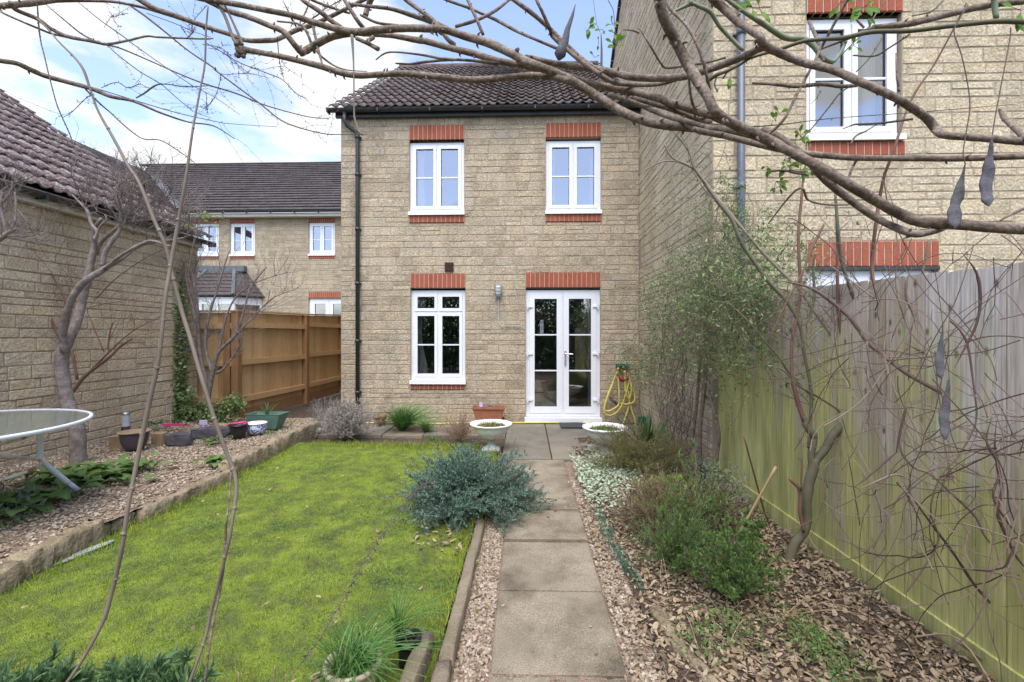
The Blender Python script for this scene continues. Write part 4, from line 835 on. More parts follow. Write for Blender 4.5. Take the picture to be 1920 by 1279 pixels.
bush('lavender_bush', (-2.52,6.35,.0), 'grey dried lavender bush in front of the drainpipe', 'shrub', 'lavender', 'lavender', Rr=.46, Hh=.66, nm=240, ns=8, nl=6, leafs=[(.035,.006,.1)], r0=.0022, spread=.75, sub=.28, upleaf=.6)
bush('lavender_bush', (-3.0,6.7,.0), 'sparser grey lavender at the foot of the brown fence', 'shrub', 'lavender', 'lavender', Rr=.34, Hh=.6, nm=120, ns=7, nl=6, leafs=[(.018,.003,.1)], r0=.0016, spread=.75, sub=.28, upleaf=.6)
bush('dry_shrub', (-.92,6.15,.0), 'dry brown twiggy shrub beside the left urn', 'shrub', 'leaf_brown', 'leaf_brown', Rr=.34, Hh=.52, nm=200, ns=8, nl=5, leafs=[(.014,.003,.1)], r0=.0015, spread=.65, sub=.25, upleaf=.6)
bush('low_dry_plant', (-1.3,6.2,.0), 'low dry straw coloured plant at the far lawn edge', 'plant', 'leaf_brown', 'leaf_mid', Rr=.22, Hh=.12, nm=40, ns=6, nl=5, leafs=[(.02,.005,.1)], r0=.0015, spread=.95, sub=.3)
# broad leaved clumps on the gravel
def rosette(name, c, label, n, l, w, m='leaf_mid', rad=.3, group=None):
    mb = MB(); c = np.array(c, float)
    for k in range(n):
        th = RNG.uniform(0,6.283); L_ = l*RNG.uniform(.55,1.1); ti = RNG.uniform(.15,.75); off = np.array((*RNG.normal(0,rad*.45,2), RNG.uniform(0,.05))); s_ = 7; t = np.linspace(0,1,s_)
        r_ = L_*t*math.cos(ti); z = L_*(t*math.sin(ti)-t**2*.55); wd = w*RNG.uniform(.7,1.1)*np.sin(np.clip(t*1.02+.06,0,1)*math.pi)**.75*.5; sd_ = np.array((-math.sin(th),math.cos(th),0)); ctr = c+off+np.c_[np.cos(th)*r_, np.sin(th)*r_, z+.015]
        lift = np.array((0,0,1))*wd[:,None]*.35*RNG.uniform(.4,1.4); wob = RNG.normal(0,.004,(s_,1))*np.array((0,0,1))
        V = np.vstack([ctr-sd_*wd[:,None]+lift+wob, ctr, ctr+sd_*wd[:,None]+lift-wob]); F = [(a*s_+i, a*s_+i+1, (a+1)*s_+i+1, (a+1)*s_+i) for a in (0,1) for i in range(s_-1)]; mb.add(V, np.array(F))
    return whole(mb, name, M[m], label, 'plant', group, True)
rosette('broad_leaved_plant', (-3.95,4.1,ZGR), 'large clump of broad green leaves right of the table leg', 90, .24, .11, rad=.42)
rosette('broad_leaved_plant', (-3.9,3.35,ZGR), 'broad green leaves spread below the glass table', 70, .24, .12, rad=.38)
rosette('broad_leaved_plant', (-4.35,4.05,ZGR), 'broad leaves growing around the tree foot behind the table', 34, .22, .10, rad=.25)
rosette('broad_leaved_plant', (-3.18,4.55,ZGR), 'small upright leaf clump against the mossy edging block', 16, .17, .10, rad=.09)
rosette('rock_plant', (-3.85,5.45,ZGR), 'low dark green tuft in front of the slate rocks', 70, .13, .018, rad=.14)
bush('grey_sage_plant', (-4.0,3.2,ZGR), 'silvery grey plant under the table edge', 'plant', 'leaf_grey', 'leaf_grey', Rr=.35, Hh=.28, nm=26, ns=6, nl=8, leafs=[(.035,.014,.2)], r0=.0025, spread=.8, sub=.4)
mb = MB(); n = 1500; c = RNG.integers(0,14,n); cx = RNG.uniform(-5.0,-3.3,14); cy = RNG.uniform(2.4,7.0,14); V, F = leaf_t(1,.45,.3)
mb.scatter(V, F, np.c_[cx[c]+RNG.normal(0,.09,n), cy[c]+RNG.normal(0,.12,n), ZGR+RNG.uniform(0,.03,n)], rotm(RNG.uniform(0,6.3,n), RNG.normal(-.5,.5,n), RNG.normal(0,.4,n)), RNG.uniform(.012,.03,n))
props(mb.build('gravel_weeds', M['leaf_mid']), 'small weeds growing through the gravel', 'weeds', kind='stuff')
# clover and weed patches in the lawn
mb = MB(); n = 9500; c = RNG.integers(0,44,n); cx = RNG.uniform(-2.95,-.5,44); cy = RNG.uniform(1.2,5.0,44)
mb.scatter(V, F, np.c_[cx[c]+RNG.normal(0,.07,n), cy[c]+RNG.normal(0,.10,n), .02+RNG.uniform(0,.012,n)], rotm(RNG.uniform(0,6.3,n), RNG.normal(-.2,.4,n), RNG.normal(0,.4,n)), RNG.uniform(.008,.018,n))
props(mb.build('lawn_weeds', M['leaf_mid']), 'small clover like weeds in darker patches of the lawn', 'weeds', kind='stuff')
# leafy foreground plants, bottom left
for (u, v, Y, rr, hh, lab, nm) in [(40,1330,1.55,.22,.20,'blue green leafy perennial in the bottom left corner',26),(130,1290,1.60,.12,.27,'taller blue green leafy perennial just right of the corner plant',10),(235,1320,1.62,.20,.19,'blue green leafy perennial between the two hanging bare stems',24),(330,1310,1.62,.15,.20,'brighter leafy perennial nearest the black pot among the front plants',16)]:
    c = P(u, v, Y); c[2] = .02
    bush('leafy_perennial', c, lab, 'plant', 'bark_green', 'leaf_spurge', 'leafy plants along the front edge', Rr=rr, Hh=hh+.06, nm=nm, ns=5, nl=11, leafs=[(.055,.012,.35),(.045,.010,.2)], r0=.0032, spread=.55, sub=.42, upleaf=.5)

# ---------------------------------------------------------------- wall climber and thin bare climbers
def blob(mb, u, v, X, ru, rv, rx, n, l, w):
    """a clump of fine leaves centred on the ray of (u, v), at distance X from the camera axis"""
    Y = X*F_PX/(u-987); c = P(u, v, Y); s_ = F_PX/Y; e_ = RNG.normal(0, .5, (n,3))
    # spread along the wall chosen so that the clump looks ru wide
    q = c+np.c_[e_[:,0]*rx, e_[:,1]*ru*Y/(u-987), e_[:,2]*rv/s_]
    q[:,0] = np.where((q[:,1] > NY-.03) & (q[:,0] > NX-.05), NX-.05-np.abs(RNG.normal(0,.06,n)), q[:,0])
    m_ = (q[:,0] > NX-.03) & (q[:,1] > NY-.05); q[m_,1] = NY-.05-np.abs(RNG.normal(0,.06,m_.sum()))
    q[:,0] = np.where((q[:,0] > 1.84) & (q[:,2] < 1.84) & (q[:,1] < NY-.08), 1.81-np.abs(RNG.normal(0,.05,n)), q[:,0]); q[:,2] = np.maximum(q[:,2], .3)
    V, F = leaf_t(1, w/l, .2); D = RNG.normal(0,1,(n,3)); mb.scatter(V, F, q, rotdir(D), RNG.uniform(.6,1.3,n)*l); return q
t = thing('wall_climber', (1.75,5.0,0), 'fine leaved green climber sprawling over the wall corner and drainpipe', 'climbing plant')
mb = MB(); QS = []
for (u,v,X,ru,rv,rx,n) in [(1330,560,1.60,100,90,.28,6500),(1245,610,1.66,55,100,.20,2800),(1290,500,1.66,70,60,.22,2000),(1390,600,1.70,45,80,.15,1900),(1375,400,1.93,24,75,.06,1700),(1352,350,1.82,14,35,.04,350),(1420,470,2.15,50,90,.10,2200),(1480,480,2.45,60,80,.10,600),(1435,560,1.85,45,55,.12,1500),(1340,655,1.66,75,40,.18,1700),(1215,690,1.70,35,40,.12,900),(1172,690,1.55,28,40,.10,300),(1260,400,1.72,60,70,.08,420),(1390,520,1.75,50,50,.15,1300)]:
    QS.append(blob(mb, u,v,X,ru*1.08,rv*1.05,rx*.75,int(n*.22),.032,.010))
Q = np.vstack(QS); tw_ = MB(); LPc, LDc = [], []
CEN = Q[RNG.integers(0, len(Q), 70)]
for k in range(520):   # drooping strands, leaves in pairs along them
    p = CEN[RNG.integers(len(CEN))]+RNG.normal(0,.09,3); p[0] = min(p[0], 1.8) if p[1] > NY-.1 or p[2] < 1.85 else p[0]; d = RNG.normal(0,1,3)*(.6,1,.7)+(-.25,0,.15); d /= np.linalg.norm(d); pts = [p.copy()]; st_ = RNG.uniform(.03,.07)
    for i in range(9): d = d+RNG.normal(0,.28,3)+np.array((0,0,-.10)); d /= np.linalg.norm(d); p = p+d*st_; p[0] = min(p[0], 1.81 if (p[2] < 1.84 or p[1] > NY-.02) else p[0]); p[1] = min(p[1], NY-.06) if p[0] > 1.83 else p[1]; pts.append(p.copy())
    tw_.tube(pts, .0013, 3, False); pts = np.array(pts)
    for i in range(1,10):
        for s_ in (0,1): LPc.append(pts[i]+RNG.normal(0,.008,3)); LDc.append(RNG.normal(0,1,3)+d*.4)
V, F = leaf_t(1, .34, .2); mb.scatter(V, F, np.array(LPc), rotdir(np.array(LDc)), RNG.uniform(.018,.042,len(LPc)))
mb.build('foliage', M['leaf_climb'], t); tw_.build('strand', M['bark_green'], t)
mb = MB()
for k in range(700):
    a = Q[RNG.integers(len(Q))]; d = RNG.normal(0,1,3)*np.array((.5,1,.9)); d /= np.linalg.norm(d); l = RNG.uniform(.1,.4); p = a+d*l*np.linspace(0,1,5)[:,None]+RNG.normal(0,.02,(5,3)); p[:,0] = np.minimum(p[:,0], 1.815); mb.tube(p, .0016, 3, False)
mb.build('twigs', M['stem_tangle'], t)
mb = MB()
for k in range(42):
    y = RNG.uniform(4.62,6.1); x = 1.80-abs(RNG.normal(0,.05)); z = RNG.uniform(.7,1.6); n_ = 12; pts = [(x,y,.02)]
    for i in range(n_): pts.append((min(1.815,pts[-1][0]+RNG.normal(0,.02)), pts[-1][1]+RNG.normal(0,.09), pts[-1][2]+z/n_*RNG.uniform(.5,1.5)))
    mb.tube(smoothline(pts,3), RNG.uniform(.0015,.004), 4, False)
for k in range(32):
    y = RNG.uniform(4.62,6.2); z = RNG.uniform(.3,1.8); a = np.array((1.80,y,z)); mb.tube(smoothline([a, a+(-.03,RNG.uniform(-.3,.3),RNG.normal(0,.2)), a+(0,RNG.uniform(-.6,.6),RNG.normal(0,.3))],5), .0018, 3, False)
mb.build('bare_stems', M['stem_tangle'], t)
mb = MB()
for (pts, r_) in [([(1.76,4.66,0),(1.74,4.62,.5),(1.78,4.6,1.0),(1.80,4.63,1.6),(1.80,4.6,2.3)],.02),([(1.70,4.9,0),(1.76,4.8,.6),(1.78,4.72,1.3)],.016),([(1.74,4.38,0),(1.80,4.36,.3),(1.80,4.32,.55),(1.78,4.5,.9)],.014)]: mb.tube(smoothline(pts,5), r_, 7)
mb.build('main_stem', M['bark'], t, True)
# a few thin branches growing over the green fence boards near the wall
# ---------------------------------------------------------------- trees (left)
def trace(mb, pts, Y, k=5, wob=0.0, taper=False, sides=7):
    """pts: (u, v, width in photo pixels[, depth]) -> a real tube of its own depth and thickness"""
    q = np.array([P(p[0], p[1], p[3] if len(p) > 3 else Y) for p in pts]); Ys = np.array([(p[3] if len(p) > 3 else Y) for p in pts]); w = np.array([p[2]*y/F_PX/2 for p, y in zip(pts, Ys)])
    s = smoothline(np.c_[q, w], k)
    r = np.maximum(s[:,3], .0004)*(1+wob*RNG.normal(0,1,len(s)))
    if taper: i_ = np.arange(len(s)); r = r*np.clip(np.minimum(i_+1, len(s)-i_)/(len(s)*.3), .15, 1)
    mb.tube(s[:,:3], r, sides); return s
def twiggery(mb, starts, dirs, lens, levels=3, nb=4, r0=.004, jit=.35, up=.1, clampf=None, ratio=.62, seg=5):
    cur = [(np.array(p, float), np.array(d, float)/np.linalg.norm(d), l, r0) for p, d, l in zip(starts, dirs, lens)]
    for lv in range(levels):
        nx = []
        for (p, d, l, r) in cur:
            pts = [p]; dd = d.copy()
            for i in range(seg): dd = dd+RNG.normal(0, jit*.45, 3)+np.array((0,0,up*.3)); dd /= np.linalg.norm(dd); pts.append(pts[-1]+dd*l/seg)
            pts = np.array(pts)
            if clampf is not None: pts = clampf(pts)
            mb.tube(pts, np.linspace(r, r*.5, seg+1), 5 if r > .004 else 3, False)
            if lv < levels-1:
                for k in range(nb):
                    i = RNG.integers(1, seg+1); nd = (pts[i]-pts[i-1])/(l/seg)+RNG.normal(0, .6, 3)+np.array((0,0,up)); nx.append((pts[i], nd/np.linalg.norm(nd), l*ratio*RNG.uniform(.6,1.2), r*.55))
        cur = nx
gt = thing('wall_tree', G(150,872,.12), 'gnarled bare tree with grey purple bark growing beside the garage wall', 'tree')
mb = MB()
T = [trace(mb, [(147,880,26,4.6),(146,840,27,4.6),(143,800,25,4.6),(128,760,24,4.6),(121,725,22,4.6),(116,695,23,4.6),(117,665,22,4.6),(127,640,19,4.62),(142,610,16,4.65),(152,575,15,4.7),(158,545,14,4.7),(166,520,14,4.7),(171,490,12,4.7),(177,462,10,4.7),(178,430,8,4.65),(190,410,6,4.6)], 4.6, wob=.05, sides=12),
 trace(mb, [(122,660,15,4.55),(118,625,13,4.5),(125,590,13,4.45),(135,560,12,4.4),(148,540,12,4.4),(165,523,12,4.4),(190,508,11,4.45),(225,485,10,4.5),(252,465,9,4.6),(275,455,8,4.7),(310,452,6,4.8),(345,446,4,4.9)], 4.5, wob=.05, sides=10),
 trace(mb, [(192,500,9,4.5),(197,475,9,4.5),(212,450,8,4.5),(225,430,7,4.5),(228,400,7,4.5),(222,380,6,4.5),(214,355,4,4.5)], 4.5, wob=.06),
 trace(mb, [(180,478,8),(190,455,7),(210,435,6),(230,420,6),(255,415,5),(290,412,4)], 4.75, wob=.06),
 trace(mb, [(177,450,7),(182,435,6),(172,420,6),(166,400,6),(160,390,5),(145,375,4),(135,365,2)], 4.6, wob=.06), trace(mb, [(182,435,4),(190,422,4),(200,412,3),(197,402,3)], 4.6),
 trace(mb, [(195,505,6),(225,480,6),(265,458,6),(285,452,5),(320,462,3)], 4.4, wob=.05)]
mb.build('trunk', M['bark_purple'], gt, True)
mb = MB()
def clg(p): p = p.copy(); p[:,0] = np.maximum(p[:,0], GX+.05+.0*p[:,2]); return p
def cl_roof(p):
    p = clg(p); 
    lim = 2.86+.0*p[:,0]; bad = (p[:,2] > 2.85) & (p[:,0] < GX+.26); p[bad,0] = GX+.27; return p
st, dr, ln = [], [], []
for (u,v,Y) in [(228,400,4.5),(214,355,4.5),(240,418,4.6),(255,415,4.75),(290,412,4.75),(275,455,4.7),(310,452,4.8),(345,446,4.9),(225,430,4.5),(160,390,4.6),(145,375,4.6),(222,380,4.5),(300,415,4.9),(260,400,4.8),(330,400,4.9),(280,390,4.8),(240,370,4.6),(340,430,5.0),(300,380,4.8),(265,370,4.75),(320,420,4.9),(250,440,4.6)]*3:
    st.append(P(u,v,Y)); dr.append((.35+RNG.normal(0,.5), RNG.normal(.1,.6), .75)); ln.append(RNG.uniform(.22,.42))
twiggery(mb, st, dr, ln, 4, 4, .0068, .5, .25, cl_roof, .62)
mb.build('crown', M['bark_purple'], gt)
def bare_shrub(name, base, label, m, traces, Y, tw, cat='shrub', tm=None, levels=3, nb=4, lens=(.2,.4), r0=.003, clampf=None, up=.2, group=None):
    t = thing(name, base, label, cat, group); mb = MB(); S_ = [trace(mb, p, Y, wob=.03) for p in traces]; mb.build('branch', M[m], t, True)
    mb = MB(); st, dr, ln = [], [], []
    for k in range(tw):
        s = S_[RNG.integers(len(S_))]; i = RNG.integers(len(s)//3, len(s)-1); d = s[i+1,:3]-s[i,:3]; d /= np.linalg.norm(d)+1e-9; st.append(s[i,:3]); dr.append(d*.6+RNG.normal(0,.5,3)+(0,0,up)); ln.append(RNG.uniform(*lens))
    twiggery(mb, st, dr, ln, levels, nb, r0, .35, up, clampf); mb.build('twigs', M[tm or m], t); return t
bare_shrub('red_stemmed_shrub', G(135,790,.12), 'thin red brown bare shrub leaning on the garage wall under the tree', 'bark_red', [
 [(134,738,7),(160,705,6),(205,670,5),(225,650,4),(247,635,4)],[(145,712,5),(136,665,5),(130,655,4)],[(134,735,4),(175,690,4),(210,655,3),(250,620,2),(310,590,1.5)],[(110,632,4),(95,595,4),(75,550,4),(60,515,3),(55,500,2)],[(122,590,4),(120,555,3),(100,520,3),(88,490,2),(85,450,2),(92,410,1.5),(98,395,1)],[(205,660,3),(203,650,3),(207,620,3),(212,605,2)],[(110,635,2),(60,625,2),(20,600,1.5),(18,560,1.5)],[(180,560,2),(220,520,2),(280,480,1.5),(330,460,1)],[(85,510,1.5),(60,490,1.5),(0,495,1.5)],[(195,660,2),(170,600,2),(165,580,1.5),(195,570,1.5),(260,560,1)]], 5.0, 60, tm='bark_red', nb=3, levels=3, lens=(.25,.6), r0=.0022, clampf=clg, up=.05)
bare_shrub('corner_tree', (-5.2,3.9,ZGR), 'bare branch tips entering from the left edge below the garage gutter', 'bark_purple', [
 [(-60,560,12),(-15,465,10),(5,445,9),(16,436,7),(30,430,5),(38,432,4)],[(14,438,6),(8,415,6),(2,390,6),(5,360,5)],[(16,438,5),(28,415,4),(30,385,4),(28,360,3)],[(16,442,4),(45,443,3),(80,440,2)],[(5,380,4),(20,360,4),(25,340,3)],[(-10,370,4),(15,350,3),(45,335,2)]], 3.7, 46, levels=3, nb=4, lens=(.12,.28), r0=.003, clampf=clg, up=.15, cat='tree')
bare_shrub('bare_fan_shrub', G(372,795,.12), 'many stemmed bare fan shaped shrub in front of the brown fence', 'bark_purple', [
 [(370,790,14),(385,765,12),(392,730,10),(398,700,9),(410,660,7),(440,630,6),(455,590,4),(470,540,3),(500,500,2)],[(392,730,9),(378,680,7),(372,630,7),(370,580,6),(365,540,5),(362,510,4),(375,480,2)],[(398,700,7),(385,650,6),(390,600,5),(405,550,4),(420,500,3),(430,470,2)],[(410,660,5),(420,610,4),(440,560,3),(480,530,2),(540,510,1.5)],[(345,785,10),(340,740,9),(332,700,8),(328,670,6),(330,640,5),(318,600,4)],[(328,672,4),(345,660,4),(360,655,2)],[(372,620,5),(360,570,4),(350,530,4),(345,490,2)],[(440,630,5),(470,600,3),(510,560,2),(560,540,1)],[(405,700,5),(420,690,4),(445,655,3),(450,620,2)]], 6.95, 130, levels=3, nb=3, lens=(.25,.55), r0=.0042, up=.35)
# ivy up the garage corner
t = thing('ivy_column', (-5.3,6.9,ZGR), 'variegated ivy climbing the far corner of the garage wall', 'ivy'); mb = MB()
for (u,v,ru,rv,n) in [(335,700,12,110,1500),(340,620,10,80,500),(345,765,28,30,900),(400,775,40,22,900),(440,760,18,20,350),(325,560,8,60,160)]:
    c = P(u,v,6.9); q = c+RNG.normal(0,.5,(n,3))*np.array((ru/123.,.12,rv/123.)); q[:,0] = np.maximum(q[:,0], GX+.03); q[:,2] = np.maximum(q[:,2], ZGR+.01); V, F = leaf_t(1,.75,.2); mb.scatter(V, F, q, rotdir(RNG.normal(0,1,(n,3))), RNG.uniform(.025,.06,n))
n = len(np.vstack(mb.v)); mb.build('foliage', M['leaf_var2'] if 'leaf_var2' in M else M['leaf_climb'], t)
mb = MB(); mb.tube(smoothline([(-5.34,6.9,.1),(-5.36,6.85,.8),(-5.35,6.9,1.6),(-5.36,6.95,2.2)],5), .012, 6); mb.build('main_stem', M['bark'], t, True)

# ---------------------------------------------------------------- tree in front of the right fence
ft_ = thing('forked_small_tree', G(1478,1075,.05), 'small bare forked tree with green and rust coloured limbs before the right fence', 'tree')
mb = MB(); Yt = 2.78
trace(mb, [(1475,1085,17),(1481,1050,17),(1490,1020,16),(1507,998,15),(1513,975,15),(1512,940,17),(1517,905,17),(1524,880,18),(1527,860,17)], Yt, wob=.04, sides=10)
trace(mb, [(1524,868,15),(1545,845,14),(1562,815,14),(1582,795,14),(1600,782,12),(1625,762,10),(1643,748,9),(1665,728,6),(1684,712,4)], Yt, wob=.03, sides=10)
trace(mb, [(1524,885,13),(1521,850,12),(1526,825,12),(1524,815,13),(1512,800,11),(1506,780,10)], Yt, wob=.05, sides=9)
trace(mb, [(1645,745,6,2.75),(1658,710,6,2.72),(1650,680,7,2.7),(1636,640,7,2.7),(1612,585,7,2.68),(1592,535,6,2.66),(1577,485,6,2.64),(1571,430,6,2.6),(1566,360,4,2.6)], Yt)
trace(mb, [(1515,840,4),(1521,760,6),(1519,720,6),(1508,665,6),(1500,612,6),(1475,565,7),(1444,532,7),(1420,500,7),(1390,455,7),(1372,412,7),(1345,378,6),(1317,338,5),(1300,312,4),(1290,282,3),(1261,245,2)], Yt)
trace(mb, [(1592,786,5),(1566,765,4),(1535,745,4),(1495,722,4),(1475,700,3),(1461,690,3)], Yt)
trace(mb, [(1660,722,3),(1680,665,4),(1698,612,4),(1712,570,4),(1722,540,3),(1732,500,4),(1742,450,3)], Yt)
trace(mb, [(1527,750,2),(1480,700,4),(1462,672,4),(1430,635,3),(1400,600,3),(1362,565,2)], 2.9)
trace(mb, [(1500,612,4),(1515,600,4),(1526,560,5),(1525,500,4),(1530,470,3)], Yt)
mb.build('trunk', M['bark_green'], ft_, True)
mb = MB()
trace(mb, [(1508,790,9),(1496,755,8),(1488,722,7),(1484,690,6),(1485,640,6),(1495,590,6),(1501,540,6),(1499,500,6),(1497,440,5),(1502,380,5),(1508,320,3),(1520,270,2)], Yt)
trace(mb, [(1628,752,7),(1605,715,7),(1590,680,7),(1578,630,6),(1572,570,6),(1570,510,5),(1570,440,5),(1567,380,3)], Yt)
trace(mb, [(1650,670,5,2.66),(1641,600,6,2.66),(1637,540,7,2.66),(1635,490,6,2.66),(1641,430,6,2.6),(1648,380,6,2.6),(1658,330,5,2.55),(1675,285,5,2.5),(1697,215,4,2.5),(1718,170,4,2.5),(1749,125,3,2.5),(1787,56,3,2.45),(1812,5,3,2.4)], Yt)
trace(mb, [(1507,998,6,2.74),(1500,960,7,2.74),(1500,920,7,2.74),(1480,898,5,2.74)], Yt); trace(mb, [(1502,920,3,2.72),(1503,880,3,2.72),(1504,855,2,2.72)], Yt)
trace(mb, [(1440,640,1.5),(1478,560,3),(1505,510,4),(1520,470,5),(1535,440,5),(1545,420,3)], 2.7)
mb.build('rust_limb', M['bark_red'], ft_, True)
mb = MB(); st, dr, ln = [], [], []
for (u,v) in [(1486,640),(1500,560),(1571,560),(1578,620),(1640,560),(1636,480),(1508,660),(1612,585),(1697,612),(1500,470),(1570,440),(1390,455),(1345,378),(1420,500),(1520,760),(1600,700),(1317,338)]*2: st.append(P(u,v,2.75)); dr.append(RNG.normal(0,.7,3)*np.array((1,.5,1))+(0,-.1,.4)); ln.append(RNG.uniform(.15,.4))
twiggery(mb, st, dr, ln, 3, 2, .0022, .4, .1, lambda p: np.c_[np.minimum(p[:,0],1.83),p[:,1:]]); mb.build('twigs', M['twig'], ft_)
# second long cane over the wall climber
t = thing('arching_cane', P(1500,560,3.0), 'long pale bare cane arching up across the wall climber', 'branch'); mb = MB()
trace(mb, [(1580,660,3,2.85),(1530,590,4,2.88),(1500,545,5,2.9),(1484,528,5,2.9),(1436,480,6,3.0),(1386,422,6,3.05),(1350,378,6,3.1),(1317,337,6,3.2),(1298,314,5,3.2),(1262,297,4,3.2),(1245,270,3,3.2)], 3, wob=.03)
trace(mb, [(1300,316,4,3.2),(1275,305,3,3.2),(1250,302,3,3.2),(1225,310,2.5,3.2),(1196,328,2,3.2)], 3); trace(mb, [(1317,337,2,3.2),(1340,320,1.5,3.2),(1355,290,1.5,3.2),(1362,262,1.5,3.2)], 3); trace(mb, [(1262,297,2,3.2),(1290,278,1.5,3.2),(1330,265,1.5,3.2),(1370,262,1,3.2)], 3)
mb.build('stem', M['bark_pale'], t, True)
# tangle of wiry climber on the right fence
t = thing('wiry_tangle', (1.75,1.9,0), 'wiry tangle of bare purple brown climber stems over the right fence', 'climbing plant')
def cf(p): p = p.copy(); p[:,0] = np.minimum(p[:,0], 1.845); p[:,2] = np.clip(p[:,2], .03, 2.6); return p
mb = MB()
TR = [[(1440,525,4,2.6),(1483,530,7,2.6),(1530,545,8,2.5),(1590,592,7,2.4),(1625,640,7,2.35),(1655,665,7,2.3),(1700,700,7,2.2),(1777,742,8,2.1),(1850,775,8,2.0),(1960,830,8,1.95)],[(1690,640,2,2.3),(1737,663,5,2.2),(1800,680,5,2.1),(1860,695,5,2.0),(1960,718,5,1.9)],
 [(1705,745,5,1.9),(1712,780,5),(1698,800,4),(1688,840,4),(1712,875,5),(1745,890,4),(1790,930,5),(1830,970,5),(1850,1010,5),(1900,1060,4),(1960,1100,4)],[(1685,845,4),(1655,870,4),(1620,900,3),(1600,915,3)],[(1715,895,4),(1700,915,3),(1680,940,3),(1665,975,3),(1660,990,2)],
 [(1610,918,3),(1650,900,4),(1680,890,4),(1710,902,3)],[(1700,760,6,1.85),(1690,800,4),(1680,850,4)],[(1780,600,3,1.8),(1800,620,3),(1815,650,4),(1825,720,3),(1830,790,3),(1800,850,3),(1760,900,3),(1745,960,3),(1760,1010,3),(1735,1060,3),(1700,1110,2)],
 [(1800,470,3,1.7),(1830,510,5),(1838,560,5),(1830,610,4),(1805,660,4),(1790,690,3)],[(1710,500,2,1.9),(1700,530,4),(1700,560,4),(1712,590,3),(1718,620,2)],[(1870,780,4,1.75),(1865,830,5),(1870,870,5),(1878,920,5),(1870,960,5),(1885,1000,6),(1910,1050,6),(1960,1100,6)],
 [(1860,780,4,1.7),(1850,830,4),(1875,880,4),(1862,930,4),(1890,980,4),(1930,1030,4)],[(1620,1050,0.8,2.2),(1560,960,1.5),(1540,890,1.5),(1520,850,1)],[(1690,900,3,1.9),(1730,960,4),(1790,1040,5),(1830,1100,5),(1880,1150,4),(1960,1200,4)]]
for p in TR:
    Y = 1.9
    for q in p:
        if len(q) > 3: Y = q[3]
    p2 = []; cur = p[0][3] if len(p[0]) > 3 else Y
    for q in p: cur = q[3] if len(q) > 3 else cur; p2.append((q[0],q[1],q[2],cur))
    s = trace(mb, p2, Y, wob=.05, sides=7, taper=p2[0][2] > 3 or len(p2) < 8)
mb.build('thick_stem', M['stem_tangle'], t, True)
mb = MB(); mats = []
for k in range(135):
    u, v = RNG.normal(1760,120), RNG.normal(800,160)
    if k > 105: u, v = RNG.normal(1600,60), RNG.normal(590,70)
    Y = np.clip(1.84*F_PX/max(u-987,350)-RNG.uniform(.05,.45), 1.15, 2.9); p = [P(u,v,Y)]; d = RNG.normal(0,1,3)*np.array((.5,.8,1)); d /= np.linalg.norm(d); cu = RNG.normal(0,.28,3); sp_ = RNG.uniform(.04,.09)
    for i in range(RNG.integers(6,15)):
        d = d+np.cross(cu,d)*.4+RNG.normal(0,.10,3); d[0] *= .8; d /= np.linalg.norm(d); p.append(p[-1]+d*sp_)
    s = cf(smoothline(p,3)); mb.tube(s, RNG.uniform(.0009,.0026), 4, False)
    for q in range(4): i = RNG.integers(1,len(s)-1); mb.tube([s[i], s[i]+RNG.normal(0,.03,3)*(.4,1,1)], [.0012,.0006], 3, False)
mb.build('wiry_stem', M['stem_tangle'], t)
mb = MB()
for p in [[(1640,905,1.5,2.3),(1700,912,2.5,2.1),(1770,920,3,2.0),(1850,918,3,1.9),(1960,895,4,1.8)],[(1715,780,1,2.1),(1760,850,2.5,2.0),(1800,870,2.5,1.9),(1842,893,2,1.9)],[(1730,758,2,2.1),(1780,770,3,2),(1830,762,2.5,1.9)],[(1800,800,2,1.9),(1850,812,3,1.8),(1960,820,3,1.7)],[(1625,640,3,2.2),(1632,690,2.5,2.2),(1655,740,3,2.2),(1665,700,2,2.2)],[(1637,1028,2.5,2.2),(1652,1000,2,2.2),(1660,990,1,2.2)],[(1630,1055,1.5,2.2),(1660,1025,2,2.2),(1658,1000,1,2.2)],[(1640,560,3,2.3),(1560,500,2,2.5)],[(1552,915,2,2.5),(1545,880,2,2.5),(1565,858,1,2.5)],[(1440,420,2,2.6),(1492,357,4,1.5),(1515,375,4,1.5),(1545,383,4,1.5),(1592,384,3,1.5)]]: trace(mb, p, 2)
mb.build('pale_stem', M['bark_pale'], t, True)
# canes and sticks stuck in the bed
def stick(name, a, b, r, m, lab, cat='cane', mid=None, grp=None):
    mb = MB(); mb.tube(smoothline([a, mid if mid is not None else (np.array(a)+b)/2, b],5), r, 7); return whole(mb, name, M[m], lab, cat, grp, True)
a_ = G(1352,1062,.05); b_ = P(1455,875,2.75); stick('bamboo_cane', a_, b_, .008, 'bamboo', 'leaning tan cane with a pink tie near its foot')
tp_ = MB(); q = a_+(b_-a_)*.26; 
for k in range(3): th = np.linspace(0,6.283,9); tp_.tube(np.c_[q[0]+.011*np.cos(th), q[1]+.011*np.sin(th), np.full(9,q[2]+k*.006)], .003, 5)
tp_.tube(smoothline([q, q+(-.02,-.01,.01), q+(-.035,0,-.01)],4), .0035, 5)
whole(tp_, 'pink_tie', M['pink'], 'bright pink tie knotted round the leaning cane', 'tie')
stick('thin_stick', G(1440,985,.05), P(1395,820,3.2), .006, 'bark_red', 'slim reddish stick standing left of the forked tree')
stick('thin_stick', G(1420,1080,.05), P(1390,960,2.9), .006, 'bark_pale', 'short grey stick leaning behind the pink tied cane')
stick('fallen_stick', G(1920,1290,.05), P(1790,1200,1.95), .006, 'bark_pale', 'pale fallen stick propped on the fence foot', 'stick')
